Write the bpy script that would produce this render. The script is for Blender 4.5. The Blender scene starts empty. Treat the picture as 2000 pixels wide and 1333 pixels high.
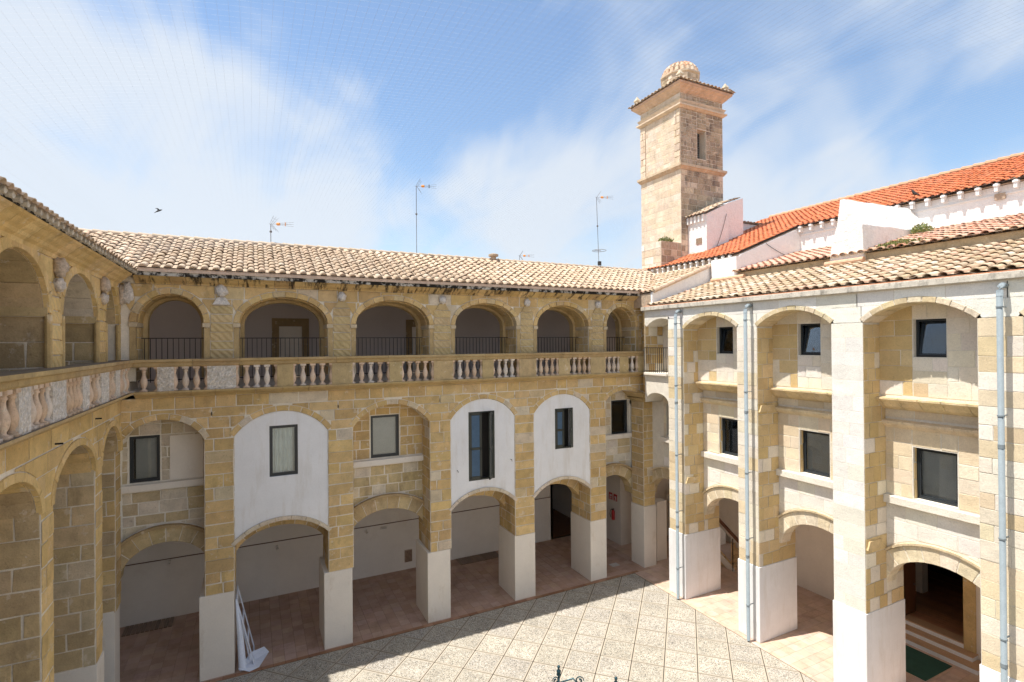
import bpy, math, random
from mathutils import Vector, Matrix, noise
random.seed(7)
S = bpy.context.scene
COL = S.collection
PI = math.pi
# ------------------------------------------------------------------ camera, world, sun, exposure
cam = bpy.data.objects.new('camera', bpy.data.cameras.new('camera')); COL.objects.link(cam)
cam.data.lens = 18.242; cam.data.sensor_width = 36; cam.data.clip_end = 3000; cam.data.clip_start = 0.05
_y, _p, _r = [math.radians(a) for a in (26.5366, 0.2571, -0.4542)]
_f = Vector((math.sin(_y)*math.cos(_p), math.cos(_y)*math.cos(_p), math.sin(_p)))
_rt = Vector((math.cos(_y), -math.sin(_y), 0)); _up = _rt.cross(_f)
_r2 = _rt*math.cos(_r) + _up*math.sin(_r); _u2 = -_rt*math.sin(_r) + _up*math.cos(_r)
EYE = Vector((0, 0, 10))
cam.matrix_world = Matrix(((_r2.x, _u2.x, -_f.x, EYE.x), (_r2.y, _u2.y, -_f.y, EYE.y), (_r2.z, _u2.z, -_f.z, EYE.z), (0, 0, 0, 1)))
S.camera = cam
SUNV = Vector((-0.40, 0.078, 1.0)).normalized()      # towards the sun
elev = math.asin(SUNV.z); azi = math.atan2(SUNV.x, SUNV.y)
sl = bpy.data.lights.new('sun', 'SUN'); sl.energy = 4.6; sl.angle = math.radians(0.5); sl.color = (1.0, 0.95, 0.87)
so = bpy.data.objects.new('sun', sl); COL.objects.link(so); so.location = (-20, 10, 40)
so.rotation_euler = (-SUNV).to_track_quat('-Z', 'Y').to_euler()
W = bpy.data.worlds.new('World'); S.world = W; W.use_nodes = True
nt = W.node_tree; nt.nodes.clear()
def N(t, typ, **kw):
    n = t.nodes.new(typ)
    for k, v in kw.items():
        if k == 'inp':
            for a, b in v.items(): n.inputs[a].default_value = b
        else: setattr(n, k, v)
    return n
def Lk(t, a, b): t.links.new(a, b)
sky = N(nt, 'ShaderNodeTexSky', sky_type='NISHITA', sun_disc=False, sun_elevation=elev, sun_rotation=azi, air_density=1.25, dust_density=0.3, ozone_density=3.5, altitude=50)
bg = N(nt, 'ShaderNodeBackground', inp={'Strength': 0.12})
Lk(nt, sky.outputs[0], bg.inputs[0])
cbg = N(nt, 'ShaderNodeBackground', inp={'Color': (0.84, 0.91, 1.0, 1), 'Strength': 0.60})
tc = N(nt, 'ShaderNodeTexCoord'); sx = N(nt, 'ShaderNodeSeparateXYZ'); Lk(nt, tc.outputs['Generated'], sx.inputs[0])
za = N(nt, 'ShaderNodeMath', operation='MAXIMUM', inp={1: 0.0}); Lk(nt, sx.outputs[2], za.inputs[0])
zb = N(nt, 'ShaderNodeMath', operation='ADD', inp={1: 0.5}); Lk(nt, za.outputs[0], zb.inputs[0])
dx = N(nt, 'ShaderNodeMath', operation='DIVIDE'); dy = N(nt, 'ShaderNodeMath', operation='DIVIDE')
Lk(nt, sx.outputs[0], dx.inputs[0]); Lk(nt, zb.outputs[0], dx.inputs[1]); Lk(nt, sx.outputs[1], dy.inputs[0]); Lk(nt, zb.outputs[0], dy.inputs[1])
cx = N(nt, 'ShaderNodeCombineXYZ'); Lk(nt, dx.outputs[0], cx.inputs[0]); Lk(nt, dy.outputs[0], cx.inputs[1])
mp = N(nt, 'ShaderNodeMapping', vector_type='TEXTURE', inp={'Location': (1.3, 0.4, 0), 'Rotation': (0, 0, math.radians(28)), 'Scale': (1.7, 1.0, 1)}); Lk(nt, cx.outputs[0], mp.inputs[0])
n1 = N(nt, 'ShaderNodeTexNoise', inp={'Scale': 2.1, 'Detail': 4.0, 'Roughness': 0.45, 'Distortion': 0.9}); Lk(nt, mp.outputs[0], n1.inputs[0])
mp2 = N(nt, 'ShaderNodeMapping', vector_type='TEXTURE', inp={'Location': (3.3, 1.4, 0), 'Rotation': (0, 0, math.radians(96)), 'Scale': (1.35, 0.62, 1)}); Lk(nt, cx.outputs[0], mp2.inputs[0])
n2 = N(nt, 'ShaderNodeTexNoise', inp={'Scale': 3.6, 'Detail': 6.0, 'Roughness': 0.5, 'Distortion': 1.2}); Lk(nt, mp2.outputs[0], n2.inputs[0])
ad = N(nt, 'ShaderNodeMath', operation='MULTIPLY_ADD', inp={1: 0.42}); Lk(nt, n2.outputs[0], ad.inputs[0]); Lk(nt, n1.outputs[0], ad.inputs[2])
dens = ad.outputs[0]
# openings and banks in the cloud layer (plan position on the cloud plane, radius, amount)
for (px_, py_, rad, am) in ((0.28, 0.82, 0.24, -0.20), (1.10, 0.40, 0.22, -0.10), (0.20, 1.25, 0.25, -0.04), (-0.35, 1.25, 0.40, 0.08)):
    vd = N(nt, 'ShaderNodeVectorMath', operation='DISTANCE', inp={1: (px_, py_, 0)}); Lk(nt, cx.outputs[0], vd.inputs[0])
    mr_ = N(nt, 'ShaderNodeMapRange', interpolation_type='SMOOTHSTEP', inp={1: 0.0, 2: rad*2, 3: am, 4: 0.0}); Lk(nt, vd.outputs['Value'], mr_.inputs[0])
    a_ = N(nt, 'ShaderNodeMath', operation='ADD'); Lk(nt, dens, a_.inputs[0]); Lk(nt, mr_.outputs[0], a_.inputs[1]); dens = a_.outputs[0]
hz = N(nt, 'ShaderNodeMapRange', interpolation_type='SMOOTHSTEP', inp={1: 0.0, 2: 0.38, 3: 0.09, 4: 0.0}); Lk(nt, za.outputs[0], hz.inputs[0])
ah = N(nt, 'ShaderNodeMath', operation='ADD'); Lk(nt, dens, ah.inputs[0]); Lk(nt, hz.outputs[0], ah.inputs[1]); dens = ah.outputs[0]
cr = N(nt, 'ShaderNodeValToRGB'); cr.color_ramp.interpolation = 'EASE'
cr.color_ramp.elements[0].position = 0.50; cr.color_ramp.elements[0].color = (0.06,)*3+(1,)
cr.color_ramp.elements[1].position = 0.84; cr.color_ramp.elements[1].color = (0.92,)*3+(1,)
Lk(nt, dens, cr.inputs[0])
mx = N(nt, 'ShaderNodeMixShader'); Lk(nt, cr.outputs[0], mx.inputs[0]); Lk(nt, bg.outputs[0], mx.inputs[1]); Lk(nt, cbg.outputs[0], mx.inputs[2])
wo = N(nt, 'ShaderNodeOutputWorld'); Lk(nt, mx.outputs[0], wo.inputs[0])
S.view_settings.view_transform = 'Standard'; S.view_settings.look = 'None'; S.view_settings.exposure = 0.66; S.view_settings.gamma = 1
S.view_settings.use_curve_mapping = False
S.render.resolution_x = 1024; S.render.resolution_y = 682
S.cycles.max_bounces = 8; S.cycles.diffuse_bounces = 5; S.cycles.transparent_max_bounces = 12

# ------------------------------------------------------------------ materials
MATS = {}
def mat(name, base=None, rough=0.85, vary=0.18, scale=3.0, bump=0.3, bscale=40.0, metal=0.0, spec=0.3, fine=0.12, pits=0.0, extra=None):
    """diffuse surface: colour from the 'col' attribute (base None) or base, mottled by noise, with relief"""
    m = bpy.data.materials.new(name); m.use_nodes = True; t = m.node_tree; b = t.nodes['Principled BSDF']
    b.inputs['Roughness'].default_value = rough; b.inputs['Metallic'].default_value = metal
    b.inputs['Specular IOR Level'].default_value = spec
    g = N(t, 'ShaderNodeNewGeometry')
    if base is None:
        a = N(t, 'ShaderNodeAttribute', attribute_name='col'); c = a.outputs['Color']
    else:
        a = N(t, 'ShaderNodeRGB'); a.outputs[0].default_value = (*base, 1); c = a.outputs[0]
    na = N(t, 'ShaderNodeTexNoise', inp={'Scale': scale, 'Detail': 6.0, 'Roughness': 0.65}); Lk(t, g.outputs['Position'], na.inputs['Vector'])
    nb = N(t, 'ShaderNodeTexNoise', inp={'Scale': bscale, 'Detail': 5.0, 'Roughness': 0.7}); Lk(t, g.outputs['Position'], nb.inputs['Vector'])
    m1 = N(t, 'ShaderNodeMapRange', inp={1: 0.25, 2: 0.75, 3: 1-vary, 4: 1+vary}); Lk(t, na.outputs[0], m1.inputs[0])
    m2 = N(t, 'ShaderNodeMapRange', inp={1: 0.25, 2: 0.75, 3: 1-fine, 4: 1+fine}); Lk(t, nb.outputs[0], m2.inputs[0])
    mu = N(t, 'ShaderNodeMath', operation='MULTIPLY'); Lk(t, m1.outputs[0], mu.inputs[0]); Lk(t, m2.outputs[0], mu.inputs[1])
    last = mu.outputs[0]
    if pits:
        np_ = N(t, 'ShaderNodeTexNoise', inp={'Scale': 17.0, 'Detail': 3.0, 'Roughness': 0.6}); Lk(t, g.outputs['Position'], np_.inputs['Vector'])
        mp_ = N(t, 'ShaderNodeMapRange', inp={1: 0.28, 2: 0.40, 3: 1-pits, 4: 1}); Lk(t, np_.outputs[0], mp_.inputs[0])
        mq = N(t, 'ShaderNodeMath', operation='MULTIPLY'); Lk(t, last, mq.inputs[0]); Lk(t, mp_.outputs[0], mq.inputs[1]); last = mq.outputs[0]
    vm = N(t, 'ShaderNodeVectorMath', operation='SCALE'); Lk(t, c, vm.inputs[0]); Lk(t, last, vm.inputs['Scale'])
    out = vm.outputs[0]
    if extra: out = extra(t, g, out)
    Lk(t, out, b.inputs['Base Color'])
    if bump:
        bp = N(t, 'ShaderNodeBump', inp={'Strength': bump, 'Distance': 0.045})
        s = N(t, 'ShaderNodeMath', operation='MULTIPLY_ADD', inp={1: 0.5}); Lk(t, nb.outputs[0], s.inputs[0]); Lk(t, na.outputs[0], s.inputs[2])
        Lk(t, s.outputs[0], bp.inputs['Height']); Lk(t, bp.outputs[0], b.inputs['Normal'])
    MATS[name] = m; return m
def stain(lo, hi, dark, sc=(3, 3, 0.7), amount=1.0):
    def f(t, g, c):
        mp = N(t, 'ShaderNodeMapping', inp={'Scale': sc}); Lk(t, g.outputs['Position'], mp.inputs[0])
        n = N(t, 'ShaderNodeTexNoise', inp={'Scale': 1.6, 'Detail': 6.0, 'Roughness': 0.7}); Lk(t, mp.outputs[0], n.inputs['Vector'])
        r = N(t, 'ShaderNodeMapRange', inp={1: lo, 2: hi, 3: 0, 4: amount}); Lk(t, n.outputs[0], r.inputs[0])
        mx = N(t, 'ShaderNodeMix', data_type='RGBA'); Lk(t, r.outputs[0], mx.inputs[0]); Lk(t, c, mx.inputs[6]); mx.inputs[7].default_value = (*dark, 1)
        return mx.outputs[2]
    return f
def both(*fs):
    def f(t, g, c):
        for q in fs: c = q(t, g, c)
        return c
    return f
mat('stone', None, 0.9, 0.22, 2.6, 0.6, 30, pits=0.25, extra=both(stain(0.60, 0.645, (0.70, 0.61, 0.48), (2.2, 2.2, 2.2), 0.55), stain(0.56, 0.72, (0.20, 0.145, 0.08), (1.7, 1.7, 0.6), 0.5)))
mat('stone_new', None, 0.9, 0.10, 2.6, 0.45, 30, pits=0.18)
mat('scored', None, 0.9, 0.16, 3.0, 0.5, 30, pits=0.2)
def add_scoring():
    m = MATS['scored']; t = m.node_tree; b = t.nodes['Principled BSDF']
    g = N(t, 'ShaderNodeNewGeometry'); mp = N(t, 'ShaderNodeMapping', inp={'Rotation': (0, 0, 0)}); Lk(t, g.outputs['Position'], mp.inputs[0])
    w = N(t, 'ShaderNodeTexWave', wave_type='BANDS', bands_direction='DIAGONAL', inp={'Scale': 3.2, 'Distortion': 2.2, 'Detail': 2.0, 'Detail Scale': 0.8}); Lk(t, mp.outputs[0], w.inputs[0])
    bp = N(t, 'ShaderNodeBump', inp={'Strength': 0.55, 'Distance': 0.04}); Lk(t, w.outputs['Fac'], bp.inputs['Height'])
    old = b.inputs['Normal'].links[0].from_socket; Lk(t, old, bp.inputs['Normal']); Lk(t, bp.outputs[0], b.inputs['Normal'])
add_scoring()
mat('eave_stone', None, 0.9, 0.2, 2.6, 0.5, 30, extra=stain(0.50, 0.60, (0.03, 0.023, 0.018), (3.4, 0.8, 0.4), 0.9))
def topwear(t, g, c):
    sp = N(t, 'ShaderNodeSeparateXYZ'); Lk(t, g.outputs['Normal'], sp.inputs[0])
    n = N(t, 'ShaderNodeTexNoise', inp={'Scale': 5.0, 'Detail': 6.0, 'Roughness': 0.7}); Lk(t, g.outputs['Position'], n.inputs['Vector'])
    a = N(t, 'ShaderNodeMath', operation='MULTIPLY_ADD', inp={1: 0.55}); Lk(t, sp.outputs[2], a.inputs[0]); Lk(t, n.outputs[0], a.inputs[2])
    r = N(t, 'ShaderNodeMapRange', inp={1: 0.60, 2: 0.80, 3: 0, 4: 0.8}); Lk(t, a.outputs[0], r.inputs[0])
    mx = N(t, 'ShaderNodeMix', data_type='RGBA'); Lk(t, r.outputs[0], mx.inputs[0]); Lk(t, c, mx.inputs[6]); mx.inputs[7].default_value = (0.13, 0.11, 0.095, 1)
    return mx.outputs[2]
mat('rail_stone', None, 0.9, 0.22, 2.6, 0.6, 30, pits=0.2, extra=topwear)
mat('carved', None, 0.9, 0.3, 14, 1.0, 22, fine=0.35)
mat('mortar', (0.76, 0.69, 0.58), 0.95, 0.12, 4, 0.5, 30, extra=stain(0.58, 0.75, (0.46, 0.36, 0.22), (1, 1, 1), 0.6))
mat('mortar_pale', (0.74, 0.69, 0.60), 0.95, 0.1, 4, 0.4, 30)
mat('plaster_white', (0.79, 0.79, 0.80), 0.9, 0.06, 1.3, 0.25, 25, fine=0.03, extra=stain(0.50, 0.72, (0.62, 0.58, 0.53), (2.4, 2.4, 0.4), 0.5))
mat('limewash', (0.83, 0.82, 0.81), 0.9, 0.05, 3.0, 1.0, 9, fine=0.05)
mat('plinth_render', (0.76, 0.70, 0.62), 0.9, 0.06, 1.1, 0.15, 25, fine=0.04, extra=stain(0.58, 0.8, (0.50, 0.40, 0.28), (1.5, 1.5, 0.6), 0.6))
mat('inner_plaster', (0.76, 0.70, 0.63), 0.9, 0.07, 0.8, 0.2, 25, fine=0.03, extra=stain(0.56, 0.75, (0.60, 0.52, 0.44), (0.7, 0.7, 0.7), 0.4))
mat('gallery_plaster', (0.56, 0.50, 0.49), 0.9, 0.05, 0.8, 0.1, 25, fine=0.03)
mat('tile', None, 0.85, 0.20, 8, 0.35, 60)
mat('tile_bed', (0.44, 0.34, 0.25), 0.9, 0.25, 6, 0.4, 30)
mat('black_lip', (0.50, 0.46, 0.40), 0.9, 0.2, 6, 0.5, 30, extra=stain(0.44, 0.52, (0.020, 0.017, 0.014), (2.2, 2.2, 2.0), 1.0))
mat('grey_lip', (0.60, 0.55, 0.47), 0.9, 0.15, 6, 0.5, 30, extra=stain(0.50, 0.72, (0.09, 0.08, 0.07), (3, 3, 1.2), 0.8))
mat('terracotta_floor', None, 0.6, 0.16, 1.4, 0.15, 40, spec=0.4, extra=stain(0.5, 0.8, (0.16, 0.07, 0.035), (1.2, 1.2, 1), 0.45))
mat('grout', (0.035, 0.027, 0.02), 0.9)
mat('slab_frame', None, 0.85, 0.08, 2, 0.2, 80)
mat('iron_black', (0.018, 0.018, 0.022), 0.5, 0, 3, 0, 3, 0.3)
mat('frame_dark', (0.022, 0.028, 0.034), 0.35, 0, 3, 0, 3, 0.0, 0.5)
mat('shutter_paint', (0.030, 0.036, 0.030), 0.4, 0.05, 3, 0, 3, 0.0, 0.5)
mat('shutter_slat', (0.09, 0.15, 0.22), 0.35, 0.05, 3, 0, 3, 0.0, 0.6)
mat('pipe_grey', (0.22, 0.26, 0.285), 0.7, 0.1, 5, 0.05, 30, 0.0)
mat('aluminium', (0.14, 0.13, 0.13), 0.6, 0.0, 5, 0, 3, 0.2)
mat('orange_plastic', (0.75, 0.28, 0.03), 0.5, 0, 3, 0)
mat('red_paint', (0.45, 0.02, 0.02), 0.35, 0, 3, 0, 3, 0, 0.5)
mat('white_print', (0.8, 0.8, 0.8), 0.6, 0, 3, 0)
mat('black_plastic', (0.02, 0.02, 0.02), 0.5, 0, 3, 0)
mat('curtain', (0.80, 0.84, 0.80), 0.9, 0.1, 3, 0)
mat('blind_grey', (0.52, 0.49, 0.45), 0.9, 0.15, 1.2, 0)
mat('blind_pale', (0.82, 0.76, 0.68), 0.9, 0.12, 1.2, 0)
mat('room_dark', (0.05, 0.045, 0.04), 0.95, 0, 3, 0)
mat('wood_brown', (0.14, 0.06, 0.03), 0.4, 0.2, 3, 0.1, 30, extra=None)
mat('wood_floor', None, 0.35, 0.2, 4, 0.1, 30, spec=0.5)
mat('step_stone', (0.55, 0.36, 0.22), 0.6, 0.08, 3, 0.1)
mat('mat_green', (0.035, 0.10, 0.075), 0.95, 0.15, 3, 0.5, 90)
mat('panel_white', (0.72, 0.76, 0.85), 0.6, 0.05, 3, 0)
mat('iron_green', (0.03, 0.075, 0.095), 0.3, 0.1, 6, 0.1, 30, 0.5)
mat('yellow', (0.75, 0.68, 0.03), 0.5, 0, 3, 0)
mat('leaf', None, 0.7, 0.3, 10, 0)
mat('bird_black', (0.03, 0.025, 0.022), 0.8, 0, 3, 0)
mat('net_thread', (0.50, 0.52, 0.54), 0.8, 0, 3, 0)
mat('ground', (0.40, 0.33, 0.24), 0.95, 0.2, 0.5, 0.3)
# washed gravel for paving slabs: many coloured chips
def gravel():
    m = bpy.data.materials.new('gravel'); m.use_nodes = True; t = m.node_tree; b = t.nodes['Principled BSDF']
    g = N(t, 'ShaderNodeNewGeometry'); v = N(t, 'ShaderNodeTexVoronoi', feature='F1', inp={'Scale': 50.0, 'Randomness': 1.0}); Lk(t, g.outputs['Position'], v.inputs['Vector'])
    sp = N(t, 'ShaderNodeSeparateColor'); Lk(t, v.outputs['Color'], sp.inputs[0])
    r = N(t, 'ShaderNodeValToRGB'); e = r.color_ramp; e.interpolation = 'CONSTANT'
    e.elements[0].position = 0; e.elements[0].color = (0.09, 0.085, 0.08, 1)
    e.elements[1].position = 0.09; e.elements[1].color = (0.22, 0.205, 0.18, 1)
    for p, c in ((0.22, (0.35, 0.315, 0.265)), (0.45, (0.42, 0.38, 0.32)), (0.72, (0.46, 0.42, 0.36)), (0.9, (0.58, 0.56, 0.52))):
        x = e.elements.new(p); x.color = (*c, 1)
    Lk(t, sp.outputs[0], r.inputs[0])
    n = N(t, 'ShaderNodeTexNoise', inp={'Scale': 1.3, 'Detail': 5.0}); Lk(t, g.outputs['Position'], n.inputs['Vector'])
    mr = N(t, 'ShaderNodeMapRange', inp={1: 0.25, 2: 0.75, 3: 0.82, 4: 1.14}); Lk(t, n.outputs[0], mr.inputs[0])
    a = N(t, 'ShaderNodeAttribute', attribute_name='col')
    vm = N(t, 'ShaderNodeVectorMath', operation='SCALE'); Lk(t, r.outputs[0], vm.inputs[0]); Lk(t, mr.outputs[0], vm.inputs['Scale'])
    v2 = N(t, 'ShaderNodeVectorMath', operation='MULTIPLY'); Lk(t, vm.outputs[0], v2.inputs[0]); Lk(t, a.outputs['Color'], v2.inputs[1])
    Lk(t, v2.outputs[0], b.inputs['Base Color']); b.inputs['Roughness'].default_value = 0.85
    bp = N(t, 'ShaderNodeBump', inp={'Strength': 0.5, 'Distance': 0.01}); Lk(t, v.outputs['Distance'], bp.inputs['Height']); Lk(t, bp.outputs[0], b.inputs['Normal'])
    MATS['gravel'] = m
gravel()
def glass():
    m = bpy.data.materials.new('glass'); m.use_nodes = True; t = m.node_tree; t.nodes.clear()
    o = N(t, 'ShaderNodeOutputMaterial'); tr = N(t, 'ShaderNodeBsdfTransparent', inp={'Color': (0.93, 0.95, 0.95, 1)})
    gl = N(t, 'ShaderNodeBsdfGlossy', inp={'Roughness': 0.02, 'Color': (0.9, 0.95, 1, 1)}); fr = N(t, 'ShaderNodeFresnel', inp={'IOR': 1.65})
    mx = N(t, 'ShaderNodeMixShader'); Lk(t, fr.outputs[0], mx.inputs[0]); Lk(t, tr.outputs[0], mx.inputs[1]); Lk(t, gl.outputs[0], mx.inputs[2]); Lk(t, mx.outputs[0], o.inputs[0])
    MATS['glass'] = m
glass()

# ------------------------------------------------------------------ object helpers
WP = {}   # world position of each object, by name
def empty(name, loc, label, cat, group=None):
    o = bpy.data.objects.new(name, None); o.empty_display_size = 0.2; COL.objects.link(o); o.location = loc
    WP[o.name] = Vector(loc); o['label'] = label; o['category'] = cat
    if group: o['group'] = group
    return o
def tag(o, label=None, cat=None, group=None, kind=None):
    if label: o['label'] = label
    if cat: o['category'] = cat
    if group: o['group'] = group
    if kind: o['kind'] = kind
    return o
def place(o, w, parent):
    if parent is not None:
        o.parent = parent; o.location = w - WP[parent.name]
    else: o.location = w
    WP[o.name] = w.copy()
class MB:
    def __init__(s): s.v = []; s.f = []; s.c = []; s.m = []; s.mats = []
    def mi(s, mt):
        if mt not in s.mats: s.mats.append(mt)
        return s.mats.index(mt)
    def poly(s, pts, col=(1, 1, 1), mt=None):
        n = len(s.v); s.v += [Vector(p) for p in pts]; s.f.append(tuple(range(n, n+len(pts)))); s.c.append(col); s.m.append(s.mi(mt) if mt else 0)
    def add(s, vs, fs, col=(1, 1, 1), mt=None):
        n = len(s.v); k = s.mi(mt) if mt else 0
        s.v += [Vector(p) for p in vs]
        for f in fs: s.f.append(tuple(n+i for i in f)); s.c.append(col); s.m.append(k)
    def box(s, a, b, col=(1, 1, 1), mt=None):
        x0, x1 = sorted((a[0], b[0])); y0, y1 = sorted((a[1], b[1])); z0, z1 = sorted((a[2], b[2]))
        vs = [(x0,y0,z0),(x1,y0,z0),(x1,y1,z0),(x0,y1,z0),(x0,y0,z1),(x1,y0,z1),(x1,y1,z1),(x0,y1,z1)]
        s.add(vs, [(3,2,1,0),(4,5,6,7),(0,1,5,4),(1,2,6,5),(2,3,7,6),(3,0,4,7)], col, mt)
    def tube(s, pts, r, n=8, col=(1, 1, 1), mt=None, cap=True):
        pts = [Vector(p) for p in pts]; rings = []
        rr = r if isinstance(r, (list, tuple)) else [r]*len(pts)
        for i, p in enumerate(pts):
            d = (pts[min(i+1, len(pts)-1)] - pts[max(i-1, 0)]).normalized()
            a = Vector((0, 0, 1)) if abs(d.z) < 0.9 else Vector((1, 0, 0))
            u = d.cross(a).normalized(); w = d.cross(u)
            rings.append([p + (u*math.cos(2*PI*k/n) + w*math.sin(2*PI*k/n))*rr[i] for k in range(n)])
        vs = [q for r_ in rings for q in r_]; fs = []
        for i in range(len(pts)-1):
            for k in range(n): fs.append((i*n+k, i*n+(k+1) % n, (i+1)*n+(k+1) % n, (i+1)*n+k))
        if cap: fs += [tuple(range(n)), tuple(range((len(pts)-1)*n, len(pts)*n))]
        s.add(vs, fs, col, mt)
    def lathe(s, prof, c, n=10, col=(1, 1, 1), mt=None, a0=0.0, cap=True):
        c = Vector(c); vs = []; fs = []
        for r, z in prof:
            for k in range(n): vs.append(c + Vector((r*math.cos(2*PI*k/n+a0), r*math.sin(2*PI*k/n+a0), z)))
        for i in range(len(prof)-1):
            for k in range(n): fs.append((i*n+k, i*n+(k+1) % n, (i+1)*n+(k+1) % n, (i+1)*n+k))
        if cap: fs += [tuple(range(n))[::-1], tuple(range((len(prof)-1)*n, len(prof)*n))]
        s.add(vs, fs, col, mt)
    def build(s, name, mt, parent=None, smooth=False, org=None, recalc=True):
        if not s.v: return None
        if org is None:
            n = len(s.v); org = Vector((sum(v.x for v in s.v)/n, sum(v.y for v in s.v)/n, min(v.z for v in s.v)))
        me = bpy.data.meshes.new(name); me.from_pydata([v-org for v in s.v], [], s.f)
        for k in (s.mats or [mt]): me.materials.append(MATS[k])
        if len(s.mats) > 1: me.polygons.foreach_set('material_index', s.m)
        if any(c != (1, 1, 1) for c in s.c):
            ca = me.color_attributes.new('col', 'FLOAT_COLOR', 'CORNER'); buf = []
            for f, c in zip(s.f, s.c): buf += [c[0], c[1], c[2], 1.0]*len(f)
            ca.data.foreach_set('color', buf)
        if smooth: me.polygons.foreach_set('use_smooth', [True]*len(me.polygons))
        o = bpy.data.objects.new(name, me); COL.objects.link(o); place(o, org, parent)
        return o
def bevel(o, w=0.01, seg=1):
    m = o.modifiers.new('bevel', 'BEVEL'); m.width = w; m.segments = seg; m.limit_method = 'ANGLE'; m.angle_limit = math.radians(40)
    return o

class Fr:      # a wall plane: u along, v up, w out of the wall
    def __init__(s, O, U, Nn): s.O = Vector(O); s.U = Vector(U); s.N = Vector(Nn); s.h = 1 if s.U.cross(Vector((0, 0, 1))).dot(s.N) > 0 else -1
    def P(s, u, v, w=0.0): return s.O + s.U*u + Vector((0, 0, v)) + s.N*w
def area(p): return sum(p[i][0]*p[(i+1) % len(p)][1]-p[(i+1) % len(p)][0]*p[i][1] for i in range(len(p)))/2
def prism(mb, fr, pts, w0, w1, col=(1, 1, 1), mt=None, cham=0.0, back=True):
    """polygon (u,v) extruded from w0 to w1, front corners drawn in by cham"""
    if len(pts) < 3 or abs(area(pts)) < 1e-4: return
    if area(pts)*fr.h < 0: pts = pts[::-1]
    n = len(pts); vs = [fr.P(u, v, w0) for u, v in pts]
    if cham:
        cu = sum(p[0] for p in pts)/n; cv = sum(p[1] for p in pts)/n
        mid = [fr.P(u, v, w1-cham) for u, v in pts]
        fp = []
        for u, v in pts:
            d = math.hypot(u-cu, v-cv) or 1; k = max(0, 1-cham*1.4/d); fp.append((cu+(u-cu)*k, cv+(v-cv)*k))
        vs = mid + [fr.P(u, v, w1) for u, v in fp]
        if back or w0 < w1-cham-0.02:
            vs = [fr.P(u, v, w0) for u, v in pts] + vs
            fs = [(i, (i+1) % n, n+(i+1) % n, n+i) for i in range(n)] + [(n+i, n+(i+1) % n, 2*n+(i+1) % n, 2*n+i) for i in range(n)] + [tuple(range(2*n, 3*n))]
            mb.add(vs, fs, col, mt); return
    else: vs += [fr.P(u, v, w1) for u, v in pts]
    fs = [(i, (i+1) % n, n+(i+1) % n, n+i) for i in range(n)] + [tuple(range(n, 2*n))]
    if back: fs.append(tuple(range(n))[::-1])
    mb.add(vs, fs, col, mt)
def rect(u0, u1, v0, v1): return [(u0, v0), (u1, v0), (u1, v1), (u0, v1)]
class Arch:
    def __init__(s, c, a, sp, r, kind='e'):
        s.c, s.a, s.sp, s.r, s.k = c, a, sp, r, kind
        if kind == 's': s.R = (a*a+r*r)/(2*r); s.cz = sp+r-s.R; s.th = math.asin(min(1, a/s.R))
    def pt(s, t, off=0.0):
        if s.k == 's':
            th = -s.th + 2*s.th*t; return (s.c+(s.R+off)*math.sin(th), s.cz+(s.R+off)*math.cos(th))
        th = PI*(1-t); x = math.cos(th); y = math.sin(th); p = (s.c+s.a*x, s.sp+s.r*y)
        nx, ny = x/s.a, y/s.r; q = math.hypot(nx, ny); return (p[0]+off*nx/q, p[1]+off*ny/q)
    def pts(s, n=24, off=0.0): return [s.pt(i/n, off) for i in range(n+1)]
    def h(s, u, off=0.0):
        if s.k == 's':
            d = (s.R+off)**2-(u-s.c)**2; e = s.a+off*math.sin(s.th)
            return s.cz+math.sqrt(d) if d > 0 and abs(u-s.c) <= e+1e-6 else None
        a = s.a+off; x = (u-s.c)/a
        return s.sp+(s.r+off)*math.sqrt(max(0, 1-x*x)) if abs(x) <= 1+1e-6 else None
def ring(parent, fr, A, o0, o1, n, w0, w1, cols, mt='stone', name='voussoir', gap=0.010, cham=0.008, wob=0.0):
    L = [A.pt(0)]; m = 40*n
    pts = [A.pt(i/m) for i in range(m+1)]; acc = [0]
    for i in range(m): acc.append(acc[-1]+math.dist(pts[i], pts[i+1]))
    def tat(d):
        import bisect
        i = min(m, max(0, bisect.bisect_left(acc, d))); return i/m
    T = acc[-1]
    for k in range(n):
        t0 = tat(T*k/n+gap); t1 = tat(T*(k+1)/n-gap); tm = (t0+t1)/2; q = random.uniform(-wob, wob)
        p = [A.pt(t, o0) for t in (t0, tm, t1)] + [A.pt(t, o1+q) for t in (t1, tm, t0)]
        mb = MB(); prism(mb, fr, p, w0, w1+random.uniform(-.003, .004), jit(random.choice(cols)), None, cham)
        mb.build(name, mt, parent)
def jit(c, a=0.07):
    k = 1+random.uniform(-a, a); return (c[0]*k, c[1]*k*(1+random.uniform(-.015, .015)), c[2]*k*(1+random.uniform(-.05, .05)))
GOLD = [(0.605,0.431,0.202),(0.560,0.392,0.179),(0.650,0.470,0.235),(0.515,0.358,0.168),(0.594,0.431,0.218),(0.571,0.403,0.185),(0.627,0.454,0.213)]
GOLDP = GOLD*3+[(.60,.50,.36),(.62,.53,.41),(.56,.44,.26)]
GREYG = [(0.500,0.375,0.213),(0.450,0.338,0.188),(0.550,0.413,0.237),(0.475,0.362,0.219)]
PALE = [(.77,.70,.59),(.74,.66,.54),(.79,.73,.63),(.76,.69,.58)]
MIXR = PALE*2+[(.70,.575,.39),(.73,.61,.43),(.67,.54,.35),(.76,.66,.49)]*2
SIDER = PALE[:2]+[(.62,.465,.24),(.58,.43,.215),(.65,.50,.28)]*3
WHITE = [(.80,.77,.71),(.78,.75,.68),(.81,.78,.73)]
TOW = [(.66,.54,.41),(.63,.51,.38),(.68,.57,.45),(.66,.53,.40),(.60,.47,.35)]
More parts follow.
